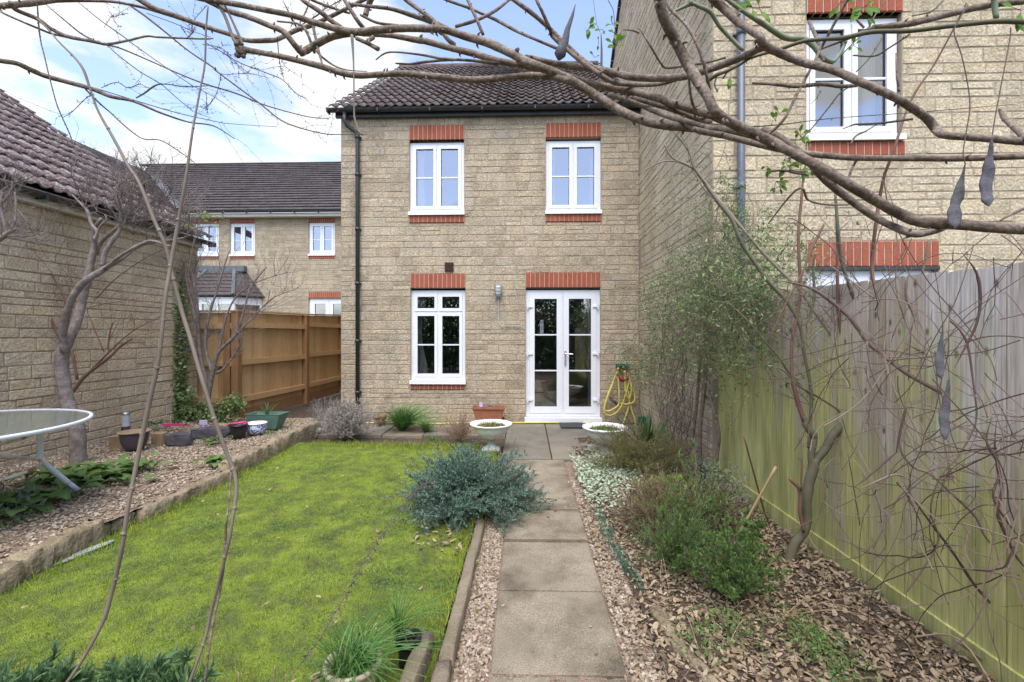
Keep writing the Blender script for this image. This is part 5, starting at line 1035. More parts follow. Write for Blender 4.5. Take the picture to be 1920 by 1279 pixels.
stick('thin_stick', P(1900,1280,1.7)*[1,1,0]+[0,0,.05], P(1700,1195,2.1), .004, 'bamboo', 'long straw coloured stem lying toward the fence', 'stick', mid=P(1800,1200,1.95))
stick('bent_stick', G(1628,820+260,.05), P(1590,850,2.5), .003, 'bark_pale', 'thin pale broken stem leaning right of the forked tree', 'stick')
# green netting edging
for i,(u0,v0,u1,v1,lab) in enumerate([(1118,930,1150,985,'first short piece of green netting by the pale leafy carpet'),(1126,965,1172,1050,'middle piece of green netting along the bed'),(1160,1010,1205,1090,'nearest piece of green netting beside the pebbles')]):
    a = G(u0,v0+30,.0); b = G(u1,v1+30,.0); mb = MB()
    for k in range(13): p = a+(b-a)*k/12; mb.tube([p, p+(RNG.normal(0,.01),RNG.normal(0,.01),.085)], .0016, 4, False)
    for zz in (.01,.03,.05,.07,.085): mb.tube(smoothline([a+(0,0,zz),(a+b)/2+(.02*RNG.normal(),0,zz),b+(0,0,zz)],4), .0016, 4, False)
    whole(mb, 'garden_netting', M['netting'], lab, 'netting', 'green netting along the bed')
# arching dead flower stem over the lawn
t = thing('dead_flower_stem', P(530,1290,1.7), 'long dead seed stem arching over the lawn toward the juniper', 'plant'); mb = MB()
s = trace(mb, [(520,1300,1.8,1.65),(590,1210,1.8,1.75),(640,1130,1.8,1.9),(690,1040,1.7,2.1),(730,985,1.6,2.3),(775,925,1.5,2.6),(800,905,1.5,2.8),(815,915,1,2.9)], 2)
for k in range(220):
    i = RNG.integers(4,len(s)-1); p = s[i,:3]; d = RNG.normal(0,1,3)*.8+(0,0,-.5); d /= np.linalg.norm(d); mb.tube([p, p+d*RNG.uniform(.01,.035)], [.0012,.0022], 3)
mb.build('stem', M['twig'], t)
for (u,v,h,lab) in [(452,1279,.16,'short pale dead stalk at the front edge of the lawn'),(510,1270,.17,'dark upright dead stalk beside the arching seed stem'),(545,1262,.12,'thin dead stalk left of the cream pot')]:
    a = G(u,v+60,.0); stick('dead_stalk', a, a+(RNG.normal(0,.02),0,h), .0025, 'leaf_brown', lab, 'stalk', grp='dead stalks at the front')
# ---------------------------------------------------------------- objects
def urn(c, label, soil='leaf_olive'):
    t = thing('garden_urn', c, label, 'urn', 'white urns by the doors'); z = c[2]
    m_ = MB(); prof = [(.245,.335),(.262,.342),(.268,.330),(.258,.315),(.232,.300),(.225,.285),(.205,.24),(.16,.195),(.11,.165),(.075,.155),(.06,.145)]
    m_.lathe([(.19,.30),(.2,.325),(.245,.335)]+prof[1:], 40, c, .0012); m_.build('bowl', M['whitepaint'], t, True)
    m_ = MB(); m_.lathe([(.062,.146),(.045,.13),(.04,.10),(.05,.07),(.08,.05),(.10,.035),(.105,.03)], 24, c); m_.box(c[0]-.11,c[0]+.11,c[1]-.11,c[1]+.11,c[2],c[2]+.032,.002); m_.build('pedestal', M['greypaint'], t, True)
    m_ = MB(); m_.lathe([(0,.302),(.1,.304),(.192,.300)], 24, c, .004); m_.build('soil', M['soil'], t)
    m_ = MB(); n = 420; a = RNG.uniform(0,6.3,n); r_ = .17*RNG.uniform(0,1,n)**.6; V, F = leaf_t(1,.4,.3); m_.scatter(V, F, np.c_[c[0]+r_*np.cos(a), c[1]+r_*np.sin(a), c[2]+.305+.02*RNG.uniform(0,1,n)], rotm(RNG.uniform(0,6.3,n), RNG.normal(-.7,.4,n), RNG.normal(0,.4,n)), RNG.uniform(.012,.03,n)); m_.build('small_plants', M[soil], t)
    return t
urn(P(921,800,5.72)*[1,1,0]+[0,0,.0], 'white pedestal urn in front of the terracotta trough, left of the path')
urn(P(1134,800,5.45)*[1,1,0]+[0,0,.02], 'white pedestal urn in front of the coiled yellow hose, right of the path', 'leaf_mid')
mb = MB(); c = G(1110,845,.02); mb.box(c[0]-.05,c[0]+.05,c[1]-.03,c[1]+.03,.02,.09,.012); whole(mb, 'broken_white_piece', M['whitepaint'], 'broken white chunk lying at the foot of the right urn', 'fragment')
def pot(name, c, r0, r1, h, m, label, rim=.012, soil=True, group=None, seg=28, cat='pot', lip=.02):
    t = thing(name, c, label, cat, group); m_ = MB(); m_.lathe([(0,0),(r0,0),(r0+(r1-r0)*.5,h*.5),(r1,h-lip),(r1+rim,h-lip),(r1+rim,h),(r1-.004,h),(r1-.012,h-.03),(r0*.9,h*.4)], seg, c); m_.build('pot_body', M[m], t, True)
    if soil: m_ = MB(); m_.lathe([(0,h-.035),(r1*.6,h-.03),(r1-.008,h-.04)], 18, c, .003); m_.build('soil', M['soil'], t)
    return t
def bell(name, c, R_, h, m, label, lipm=None):
    t = thing(name, c, label, 'pot'); m_ = MB(); pr = [(0,0),(.55*R_,0),(.68*R_,h*.12),(.84*R_,h*.4),(.93*R_,h*.75),(.95*R_,h*.93)]; m_.lathe(pr, 28, c); m_.build('pot_body', M[m], t, True)
    m_ = MB(); m_.lathe([(.94*R_,h*.93),(R_*1.08,h*.96),(R_*1.08,h),(.9*R_,h),(.86*R_,h*.9),(0,h*.88)], 28, c); m_.build('rim', M[lipm or m], t, True); return t
bell('glazed_pot', G(252,842,.12), .15, .21, 'purpleglaze', 'dark purple glazed pot with buff rim by the garage wall', 'buffstone')
c = G(480,813,.12); t = thing('china_planter', c, 'round blue and white patterned china planter', 'planter'); m_ = MB(); m_.lathe([(0,0),(.09,0),(.115,.03),(.135,.075),(.125,.12),(.12,.135)],28,c); m_.build('bowl', M['bluewhite'], t, True); m_ = MB(); m_.lathe([(.115,.13),(.137,.135),(.14,.148),(.12,.15),(.105,.13),(.0,.11)],28,c); m_.build('rim', M['whitepaint'], t, True)
c = G(447,820,.12); t = pot('plastic_pot', c, .078, .10, .17, 'black', 'small black plastic pot with pink handle beside the china planter', group=None); m_ = MB(); th = np.linspace(-.4,3.5,14); m_.tube(np.c_[c[0]+.10*np.cos(th), c[1]+.10*np.sin(th), c[2]+.178+0*th], .009, 6); m_.tube([(c[0]-.08,c[1]-.03,c[2]+.178),(c[0]+.09,c[1]+.02,c[2]+.19)], .011, 6); m_.build('pink_handle', M['pink'], t, True)
c = G(492,806,.12); t = thing('green_trough', c, 'grey green plastic tub with spiky leaves, behind the china planter', 'trough'); m_ = MB()
V = []; 
for z_, s_ in ((0,.72),(.2,1.0),(.215,1.06),(.215,.97),(.18,.93)):
    for (sx, sy) in ((-1,-1),(1,-1),(1,1),(-1,1)): V.append((c[0]+sx*.24*s_, c[1]+.12+sy*.13*s_, c[2]+z_))
F = [(i*4+k, i*4+(k+1)%4, (i+1)*4+(k+1)%4, (i+1)*4+k) for i in range(4) for k in range(4)]+[(3,2,1,0),(16,17,18,19)]; m_.add(V, F); m_.build('tub', M['greentub'], t)
blades('', c+(0,.12,.18), '', '', 'leaf_spurge', 26, .26, .010, .8, bend=.3, parent=t)
rosette('spring_bulb_leaves', G(292,802,.14)+(0,0,.02), 'tuft of upright bulb leaves behind the buff block', 22, .22, .028, 'leaf_spurge', rad=.05)
def rock(name, c, sx, sy, sz, m, label, cat='rock', group=None, flat=False, seed=0, rot=0):
    m_ = MB(); V = []; n1, n2 = 7, 12; rr = np.random.default_rng(seed)
    for i in range(n1):
        ph_ = math.pi*i/(n1-1)
        for k in range(n2): th_ = 2*math.pi*k/n2; w_ = 1+rr.normal(0,.07); x_, y_, z_ = math.sin(ph_)*math.cos(th_), math.sin(ph_)*math.sin(th_), math.cos(ph_); q = np.array([abs(a)**.6*np.sign(a) for a in (x_,y_,z_)])*w_; V.append((q[0]*sx*math.cos(rot)-q[1]*sy*math.sin(rot)+c[0], q[0]*sx*math.sin(rot)+q[1]*sy*math.cos(rot)+c[1], q[2]*sz+c[2]+sz*.8))
    F = [(i*n2+k,(i+1)*n2+k,(i+1)*n2+(k+1)%n2,i*n2+(k+1)%n2) for i in range(n1-1) for k in range(n2)]; m_.add(V, np.array(F)); return whole(m_, name, M[m], label, cat, group)
rock('slate_rock', G(336,834,.12), .16, .05, .085, 'slate', 'upright dark slate rock next to the buff block', group='slate rocks edging the border', seed=1, rot=.2)
rock('slate_rock', G(395,820,.12), .24, .05, .075, 'slate', 'long low slate slab under the lilac tag', group='slate rocks edging the border', seed=2, rot=.25)
rock('slate_rock', G(428,815,.12)+(0,.1,0), .12, .05, .06, 'slate', 'small slate rock half hidden behind the black pot', group='slate rocks edging the border', seed=3)
rock('buried_sheet', G(150,1040,.0), .20, .035, .008, 'chip', 'thin pale grey plastic sheet piece part buried at the lawn edge', seed=4, rot=1.35)  # a piece of plastic sheet, shaped with the rock helper
for (u,v,w,h,lab) in [(222,838,.16,.13,'leaning buff block left of the dark glazed pot'),(298,830,.14,.12,'squared buff block between the glazed pot and the slate')]:
    c = G(u,v,.12); mb = MB(); mb.box(c[0]-w/2,c[0]+w/2,c[1]-.04,c[1]+.05,.10,.12+h,.008); whole(mb, 'buff_block', M['buffstone'], lab, 'block')
c = G(415,806,.12); rock('buff_rock', c, .10,.06,.05,'buffstone','rounded buff rock in the border behind the slate', seed=6)
c = G(385,812,.12); mb = MB(); mb.box(c[0]-.055,c[0]+.055,c[1]-.04,c[1]-.03,.24,.30,.002); mb.box(c[0]-.01,c[0]+.01,c[1]-.04,c[1]-.03,.1,.24); whole(mb, 'plant_tag', M['lilac'], 'pale lilac plant tag above the long slate slab', 'tag')
mb = MB(); c = G(325,808,.12); mb.box(c[0]-.16,c[0]+.16,c[1],c[1]+.03,.19,.215,.004); whole(mb, 'pink_tray', M['pink'], 'dark pink strip behind the upright slate rock', 'tray')
c = G(236,826,.12); t = thing('solar_light', c, 'short metal solar light tube standing against the garage wall', 'garden light'); m_ = MB(); m_.lathe([(0,0),(.045,0),(.045,.18)],18,c); m_.build('post', M['slate'], t, True); m_ = MB(); m_.lathe([(.042,.18),(.042,.33)],18,c); m_.build('glass_tube', M['lampglass'], t, True); m_ = MB(); m_.lathe([(.05,.33),(.05,.355),(0,.36)],18,c); m_.build('cap', M['tubmetal'], t, True)
# pots bottom centre
c = P(662,1300,1.775)*[1,1,0]; 
t = thing('cream_pot', c, 'cream glazed round pot full of chive like leaves at the bottom edge', 'pot'); m_ = MB(); m_.lathe([(0,0),(.07,0),(.088,.06),(.095,.12),(.098,.145),(.110,.150),(.113,.162),(.106,.171),(.094,.167),(.085,.14),(0,.135)],32,c); m_.build('pot_body', M['cream'], t, True)
blades('', c+(0,0,.13), '', '', 'leaf_grass', 210, .27, .0048, 1.0, bend=1.3, parent=t, seg=9, root=.034)
c = P(765,1200,1.98)*[1,1,0]; t = pot('plastic_pot', c, .038, .046, .13, 'black', 'black plastic pot beside the cream pot, with long thin leaves', group=None)
blades('', c+(-.05,.02,.12), '', '', 'leaf_grass', 60, .30, .005, .9, bend=1.0, parent=t, seg=8)
# terracotta trough by the doors
c = P(917,790,7.18)*[1,1,0]; t = thing('terracotta_trough', c, 'terracotta trough against the wall behind the left urn', 'trough'); m_ = MB(); V = []
for z_, sx, sy in ((0,.20,.09),(.17,.245,.115),(.17,.26,.13),(.205,.262,.132),(.205,.245,.115),(.18,.24,.11)):
    for (a, b) in ((-1,-1),(1,-1),(1,1),(-1,1)): V.append((c[0]+a*sx, c[1]+b*sy, c[2]+.12+z_))
V = np.array(V); F = [(i*4+k, i*4+(k+1)%4, (i+1)*4+(k+1)%4, (i+1)*4+k) for i in range(5) for k in range(4)]+[(3,2,1,0)]; m_.add(V, F); 
for a in (-1,1): m_.box(c[0]+a*.15-.03, c[0]+a*.15+.03, c[1]-.08, c[1]+.08, 0, .119)
m_.build('trough_body', M['terracotta'], t); m_ = MB(); m_.box(c[0]-.238,c[0]+.238,c[1]-.108,c[1]+.108,.28,.30,.003); m_.build('soil', M['soil'], t)
s1, l1 = plantcloud(c+(0,0,.30), .13, .16, 40, 5, 4, [(.014,.003,.1)], r0=.0014, spread=.8, sub=.3); s1.build('dead_stems', M['lavender'], t)
m_ = MB(); m_.box(c[0]-.14,c[0]-.09,c[1]-.135,c[1]-.131,.33,.40,.001); m_.build('plant_label', M['lilac'], t)
pot('terracotta_pot', P(712,795,7.2)*[1,1,0], .07, .10, .16, 'terracotta', 'small terracotta pot behind the green grassy tuft')
mb = MB(); c = G(1073,800,.0); mb.box(c[0]-.19,c[0]+.19,7.05,7.42,.012,.026,.001); whole(mb, 'door_mat', M['rubber'], 'small dark rubber mat in front of the French doors', 'mat')
# hose
t = thing('yellow_hose', (1.5,7.42,0), 'yellow garden hose looped over a wall hook beside the French doors', 'hose'); mb = MB(); HR = .0125
def hp(l, Y=7.40): return [P(u,v,Y+(i % 2)*.012) for i,(u,v) in enumerate(l)]
for i, l in enumerate([[(1160,688),(1152,710),(1143,735),(1135,758),(1133,768),(1140,771),(1152,766),(1160,758),(1161,745),(1160,720),(1158,690)],[(1172,695),(1172,715),(1173,735),(1180,748),(1184,730),(1182,715),(1176,700)],[(1160,690),(1150,715),(1138,745),(1133,765),(1134,775),(1143,779),(1155,774),(1166,760),(1173,740),(1178,722),(1182,712)],[(1183,718),(1189,735),(1190,750),(1186,755),(1174,758),(1162,756)],[(1170,695),(1174,720),(1180,745),(1178,765),(1170,790),(1166,800)],[(1180,750),(1184,768),(1190,785),(1192,800),(1188,806),(1178,808),(1166,809)],[(1196,815),(1200,822),(1206,830)]]):
    mb.tube(smoothline(hp(l, 7.36+i*.008),6), HR, 8)
mb.build('hanging_loop', M['hose'], t, True)
mb = MB(); mb.tube(smoothline([(1.28,7.2,.02),(1.0,7.42,.018),(.6,7.44,.018),(.1,7.43,.02),(-.3,7.42,.018),(-.8,7.4,.018),(-1.5,7.3,.02),(-2.2,7.28,.03),(-2.7,7.32,.02),(-2.9,7.2,.02)],6), HR, 8); mb.build('ground_run', M['hose'], t, True)
mb = MB()
for k in range(3): mb.tube(smoothline(hp([(1158,692),(1158,700+k*2),(1162,709+k*2),(1170,712+k*1.5),(1177,708+k),(1179,700)],7.35+k*.012),5), .011, 8)
mb.build('red_loop', M['hose_red'], t, True)
mb = MB(); q = P(1167,686,7.42); mb.obox(q,(1,0,0),(0,0,1),(0,1,0),.10,.03,.05); mb.tube([q+(-.1,-.06,0),q+(.1,-.06,0)],.02,8); mb.build('wall_hook', M['hose_green'], t)
mb = MB(); q = P(1150,752,7.40); mb.tube([q+(-.04,0,.03),q,q+(.06,0,-.05)],.024,9); mb.tube([q+(-.03,0,.03),q+(-.05,0,.06)],.018,8); mb.build('hose_nozzle', M['slate'], t, True)
c = P(1204,790,6.9); mb = MB(); mb.obox(c,(1,0,0),(0,0,1),(0,1,0),.05,.07,.04); mb.tube([c+(0,0,-.06),(c[0],c[1],0)],.012,6); whole(mb, 'green_tap_box', M['hose_green'], 'dark green garden tap box at the foot of the corner', 'tap')
c = P(940,784,7.47); mb = MB(); mb.box(c[0]-.05,c[0]+.05,7.44,7.5,.03,.10,.001); whole(mb, 'low_air_brick', M['vent'], 'small dark vent low on the wall between trough and doors', 'vent')
# glass garden table
TC, TRr, TZ = np.array((-4.12,3.02,0)), .82, .80
t = thing('garden_table', (TC[0],TC[1],ZGR), 'round glass topped white garden table with rusty frame at the left edge', 'table')
m_ = MB(); m_.lathe([(0,TZ),(TRr-.01,TZ)],72,(TC[0],TC[1],0)); m_.lathe([(0,TZ-.006),(TRr-.01,TZ-.006)],72,(TC[0],TC[1],0))
def tabglass():
    m = bpy.data.materials.new('frosted_table_glass'); m.use_nodes = True; b = m.node_tree.nodes['Principled BSDF']; b.inputs['Base Color'].default_value = (.17,.20,.17,1); b.inputs['Roughness'].default_value = .08; b.inputs['Transmission Weight'].default_value = .25; b.inputs['Alpha'].default_value = .82; b.inputs['Specular IOR Level'].default_value = .4; return m
m_.build('glass_top', tabglass(), t)
m_ = MB(); a = np.linspace(0,2*math.pi,97)
m_.lathe([(TRr-.012,TZ+.006),(TRr+.006,TZ+.006),(TRr+.010,TZ-.006),(TRr+.006,TZ-.022),(TRr-.012,TZ-.024),(TRr-.012,TZ+.006)],96,(TC[0],TC[1],0)); m_.build('rim', M['tableframe'], t, True)
for th in (math.radians(68), math.radians(122), math.radians(-112), math.radians(-58)):
    d = np.array((math.cos(th), math.sin(th), 0)); m_ = MB()
    m_.tube(smoothline([TC+d*.56+(0,0,TZ-.03), TC+d*.56+(0,0,.50), TC+d*.58+(0,0,.42), TC+d*.80+(0,0,ZGR)],5), .021, 10); m_.build('leg', M['tableframe'], t, True)
for zz, rr in ((TZ-.10,.50),(.46,.53)):
    m_ = MB(); m_.tube(np.c_[TC[0]+rr*np.cos(a), TC[1]+rr*np.sin(a), np.full(97,zz)], .0115, 8); m_.build('frame_ring', M['rusty'], t, True)
m_ = MB()
for k in range(2): th = math.radians(-22+k*90); d = np.array((math.cos(th), math.sin(th), 0)); m_.tube([TC-d*.5+(0,0,TZ-.05), TC+d*.5+(0,0,TZ-.05)], .011, 8)
m_.build('cross_brace', M['rusty'], t, True)
# water butt style dark hedge behind the camera (seen mirrored in the ground floor glass)
t = thing('boundary_hedge', (-1,-4.2,0), 'dense dark boundary hedge behind the viewpoint, mirrored in the door glass', 'hedge'); m_ = MB(); n = 34000
q = np.c_[RNG.uniform(-6,2.4,n), -4.2+RNG.normal(0,.3,n), RNG.uniform(0,3.3,n)**1.0]; V, F = leaf_t(1,.5,.3); m_.scatter(V, F, q, rotdir(RNG.normal(0,1,(n,3))), RNG.uniform(.08,.17,n)); m_.build('foliage', M['leaf_dark'], t)
m_ = MB()
for k in range(24): x = -6+k*.36; m_.tube(smoothline([(x,-4.2,0),(x+RNG.normal(0,.1),-4.2,1.5),(x+RNG.normal(0,.2),-4.3,3.1)],4), .02, 5)
m_.build('stem', M['bark'], t)

# ---------------------------------------------------------------- overhead vine (wisteria) close to the camera
vt = thing('overhead_vine', P(1700,420,1.25), 'bare twisting vine branches with hanging grey pods sweeping overhead', 'climbing plant')
mb = MB()
def wv(pts, Y0, Y1, amp=.05):
    n = len(pts); ph_ = RNG.uniform(0,6.3); return [(p[0],p[1],p[2],Y0+(Y1-Y0)*i/(n-1)+amp*math.sin(ph_+i*1.1)) for i,p in enumerate(pts)]
VB = [ # (points, near depth, far depth)
 ([(-40,10,11),(0,11,11),(60,6,11),(105,0,10),(156,1,6),(208,3,5),(240,8,5),(271,15,5),(300,24,4)],1.5,1.6),
 ([(215,-30,11),(255,-5,11),(292,17,10),(333,31,10),(380,48,9),(432,65,8),(463,76,8),(505,76,9),(522,73,8),(557,56,8),(588,46,8),(640,21,7),(720,-20,7)],1.5,1.45),
 ([(20,5,8),(31,19,8),(69,35,8),(96,54,7),(129,69,7),(177,78,6),(200,83,5),(240,76,4),(275,68,4),(300,70,3.5),(380,73,3),(400,72,2)],1.5,1.65),
 ([(-30,5,4),(0,21,4),(15,29,4),(73,54,4),(104,65,4),(166,77,5),(200,84,4)],1.55,1.6),
 ([(-40,105,9),(0,114,9),(31,119,9),(60,132,10),(90,144,9),(167,165,8),(208,181,7),(250,190,5),(302,212,4),(354,229,3),(400,236,2.5),(440,260,1.5)],1.55,1.8),
 ([(320,-20,9),(345,-12,10),(380,-2,10),(442,8,10),(497,19,10),(547,29,10),(588,42,11),(630,54,12),(667,60,13),(713,56,13),(760,53,13),(802,54,13),(833,56,13),(875,69,14),(916,81,15),(958,100,15),(989,117,16),(1031,133,16),(1072,152,16),(1114,177,16),(1160,206,16),(1190,220,16),(1223,231,16),(1265,237,16),(1327,242,16),(1369,245,16),(1411,256,16),(1450,270,14)],1.35,1.12),
 ([(385,0,9),(430,21,10),(463,31,10),(505,48,10),(532,60,11),(553,85,11),(567,97,13),(588,86,13),(610,74,13),(630,67,12),(667,61,12)],1.4,1.35),
 ([(446,84,13),(455,92,12),(484,98,10),(526,106,10),(588,121,11),(609,127,11),(640,137,11),(672,142,11),(713,140,11),(760,138,11),(822,144,12),(885,150,12),(948,146,12),(989,142,12),(1031,144,12),(1072,152,11)],1.38,1.2),
 ([(545,-20,8),(562,-5,8),(575,6,8),(599,21,9),(620,38,9),(651,60,9)],1.42,1.35),
 ([(570,-15,5),(585,0,5),(630,17,5),(655,25,4)],1.45,1.45),([(640,-15,7),(646,0,7),(670,38,8),(681,52,8)],1.35,1.33),
 ([(655,5,5),(659,8,5),(692,12,6),(734,17,7),(780,31,9),(802,38,10),(829,50,10),(850,60,9)],1.4,1.35),
 ([(676,28,4),(682,31,5),(713,44,5),(775,50,5)],1.36,1.36),([(685,30,10),(690,12,10),(700,-10,10)],1.4,1.4),
 ([(667,62,9),(692,64,9),(734,67,9),(780,75,11),(800,78,11),(843,90,11),(885,100,12),(937,115,12),(979,121,12),(1015,130,12),(1072,146,12),(1120,160,13),(1182,171,14),(1234,185,14),(1286,202,14),(1327,215,14),(1369,231,14),(1411,246,14),(1452,258,13)],1.38,1.15),
 ([(752,-10,8),(764,2,8),(787,19,8),(812,38,8),(839,73,8),(852,84,9)],1.38,1.37),
 ([(870,-20,6),(877,0,6),(893,35,6),(906,65,6)],1.33,1.33),([(815,-12,5),(837,0,5),(879,15,5),(906,27,5),(931,38,6),(968,58,6),(1006,75,5),(1047,92,6)],1.4,1.3),
 ([(975,-20,5),(954,0,5),(927,21,6),(893,38,6),(854,50,6)],1.4,1.36),
 ([(945,-15,8),(964,0,8),(1000,27,8),(1031,54,8),(1052,75,8),(1072,94,8),(1093,112,8),(1118,129,8),(1150,145,8)],1.3,1.24),
 ([(1002,-15,6),(1006,0,6),(1016,21,6),(1031,54,7),(1035,67,7),(1052,83,8),(1083,110,8),(1114,133,9),(1145,152,9),(1170,158,8),(1236,158,7),(1290,142,4)],1.28,1.2),
 ([(985,106,7),(1000,110,10),(1031,117,10),(1072,125,12),(1114,129,12),(1160,138,13),(1182,144,13),(1234,147,13),(1286,143,13),(1327,131,13),(1380,112,13),(1410,98,13),(1430,88,14)],1.3,1.1),
 ([(1232,-40,22),(1235,-15,22),(1244,31,20),(1265,73,19),(1286,115,19),(1307,150,19),(1327,181,18),(1340,208,18),(1369,229,18),(1411,250,19),(1452,268,17),(1480,284,16),(1541,316,18),(1582,341,18),(1645,378,18),(1687,401,19),(1728,416,20),(1791,420,20),(1853,426,19),(1920,430,19),(1990,431,19)],1.05,1.0),
 ([(1140,177,8),(1192,194,9),(1244,215,10),(1286,228,10),(1320,238,9)],1.22,1.14),([(1190,183,6),(1202,188,8),(1255,204,9),(1307,223,9),(1332,229,9)],1.24,1.14),
 ([(1300,242,10),(1317,247,11),(1359,255,11),(1411,268,11),(1452,278,11),(1494,286,11),(1540,291,11),(1603,296,11),(1707,297,11),(1811,297,11),(1920,293,11),(1990,290,11)],1.12,.98),
 ([(1430,244,12),(1452,252,13),(1494,282,13),(1520,307,13),(1551,341,13),(1603,382,13),(1645,410,13),(1687,430,13),(1718,439,13),(1750,434,11),(1770,428,9)],1.08,1.04),
 ([(1310,-40,13),(1335,-3,14),(1355,14,14),(1380,38,13),(1405,55,13),(1424,68,14),(1432,84,15),(1463,100,14),(1505,117,14),(1561,131,14),(1614,154,14),(1666,177,14),(1707,200,14),(1739,223,14),(1756,244,14),(1775,254,13),(1853,260,13),(1920,266,13),(1990,270,13)],1.1,.95),
 ([(1245,-5,6),(1259,19,6),(1286,46,6),(1307,83,6),(1321,125,6),(1330,167,6),(1332,190,6),(1328,212,6)],1.1,1.08),([(1303,80,3),(1296,112,4),(1292,150,4),(1298,192,5),(1311,217,5)],1.1,1.1),
 ([(1198,52,2.5),(1219,85,4),(1238,117,4),(1250,127,5),(1286,123,5),(1327,117,4),(1361,108,4)],1.2,1.15),([(1169,56,2),(1185,57,3),(1198,62,3)],1.22,1.22),
 ([(1411,156,4),(1452,158,6),(1494,162,7),(1540,158,7),(1575,162,7),(1607,160,7)],1.1,1.02),
 ([(1635,52,9),(1707,44,11),(1770,29,11),(1853,10,11),(1925,2,11),(1990,-8,11)],1.15,1.05),([(1540,92,3),(1590,72,6),(1640,52,9)],1.18,1.15),
 ([(1600,-10,5),(1589,0,5),(1551,69,5),(1540,90,5),(1517,135,5),(1494,177,5),(1469,225,5),(1434,258,6)],1.05,1.08),
 ([(1580,242,2),(1600,234,3),(1614,233,4),(1653,231,4),(1712,223,4)],1.06,1.02),([(1595,270,2),(1605,255,3.5),(1625,245,3),(1645,233,2)],1.06,1.05),([(1606,300,5),(1598,315,4),(1592,330,4),(1586,340,3)],1.05,1.05),
 ([(1517,40,5),(1524,55,6),(1532,75,6),(1545,115,5)],1.2,1.12),([(1595,15,4),(1605,35,4),(1620,52,4)],1.2,1.18),([(1680,100,2),(1682,140,4),(1686,172,4)],1.1,1.05),
 ([(1874,204,4),(1882,220,8),(1900,238,9),(1925,262,10)],.98,.95),([(1875,414,3),(1900,400,5),(1960,375,5)],1.0,1.0),
 ([(1690,450,2),(1700,445,4),(1720,441,3)],1.06,1.06),([(1722,404,5),(1735,408,4)],1.05,1.05),
 ([(775,148,3),(795,137,3),(790,122,2)],1.36,1.36),([(895,145,2),(903,150,5),(908,156,5)],1.25,1.25),([(590,100,5),(575,60,5),(560,45,4),(520,40,3)],1.42,1.42),
 ([(700,70,8),(690,80,7),(708,92,8)],1.32,1.3),([(668,72,7),(690,82,7),(710,92,8)],1.33,1.33),([(586,45,5),(596,90,5),(604,120,3)],1.38,1.34),
 ([(590,92,4),(605,108,4),(630,125,3),(655,132,2),(688,134,1.5)],1.4,1.45),([(705,112,2),(722,100,3),(745,98,3),(790,103,4),(830,110,5),(885,114,5),(935,122,4)],1.45,1.3),([(742,119,3),(770,120,4),(800,116,5),(860,112,5),(935,119,5)],1.45,1.3)]
SV = []
for (p, a_, b_) in VB: s = trace(mb, wv(p, a_, b_, .03), 1.3, k=6, wob=.025, sides=11); SV.append(s)
# pruning knuckle at the end of the long branch
for (u,v,w) in [(447,84,16),(452,96,19),(446,103,12),(456,105,9),(567,98,15),(1432,86,19),(680,62,12)]:
    c = P(u,v,1.38 if u < 1000 else 1.06); r_ = w/2*(c[1])/F_PX; mb.lathe([(0,-r_),(r_*.7,-r_*.7),(r_,0),(r_*.75,r_*.7),(0,r_)], 10, c, r_*.12)
for s in SV:   # buds and scars along the wood
    for k in range(max(1, len(s)//7)):
        i = RNG.integers(1, len(s)-1); r_ = s[i,3]; 
        if r_ < .0022: continue
        d = RNG.normal(0,1,3); tg = s[i+1,:3]-s[i-1,:3]; d -= tg*np.dot(d,tg)/np.dot(tg,tg); d /= np.linalg.norm(d); p0 = s[i,:3]+d*r_*.6; mb.tube([p0, p0+d*r_*.7, p0+d*r_*1.25+tg/np.linalg.norm(tg)*r_*.5], [r_*.42, r_*.32, r_*.12], 6)
mb.build('branch', M['bark'], vt, True)
mb = MB()
TH = [([(405,4,5),(422,31,6),(436,69,6),(445,84,7)],1.36),([(421,8,4),(436,40,4),(451,73,5),(455,84,5)],1.36)]
for p, Y in TH: mb = MB(); trace(mb, p, Y); mb.build('pale_shoot', M['bark_pale'], vt, True)
mb = MB(); trace(mb, [(660,66,6,1.2),(663,120,3,1.2),(664,200,3,1.2),(665,222,4,1.2),(672,245,5,1.2),(680,253,4,1.2)], 1.2)
mb.build('pale_shoot', M['bark_pale'], vt, True)
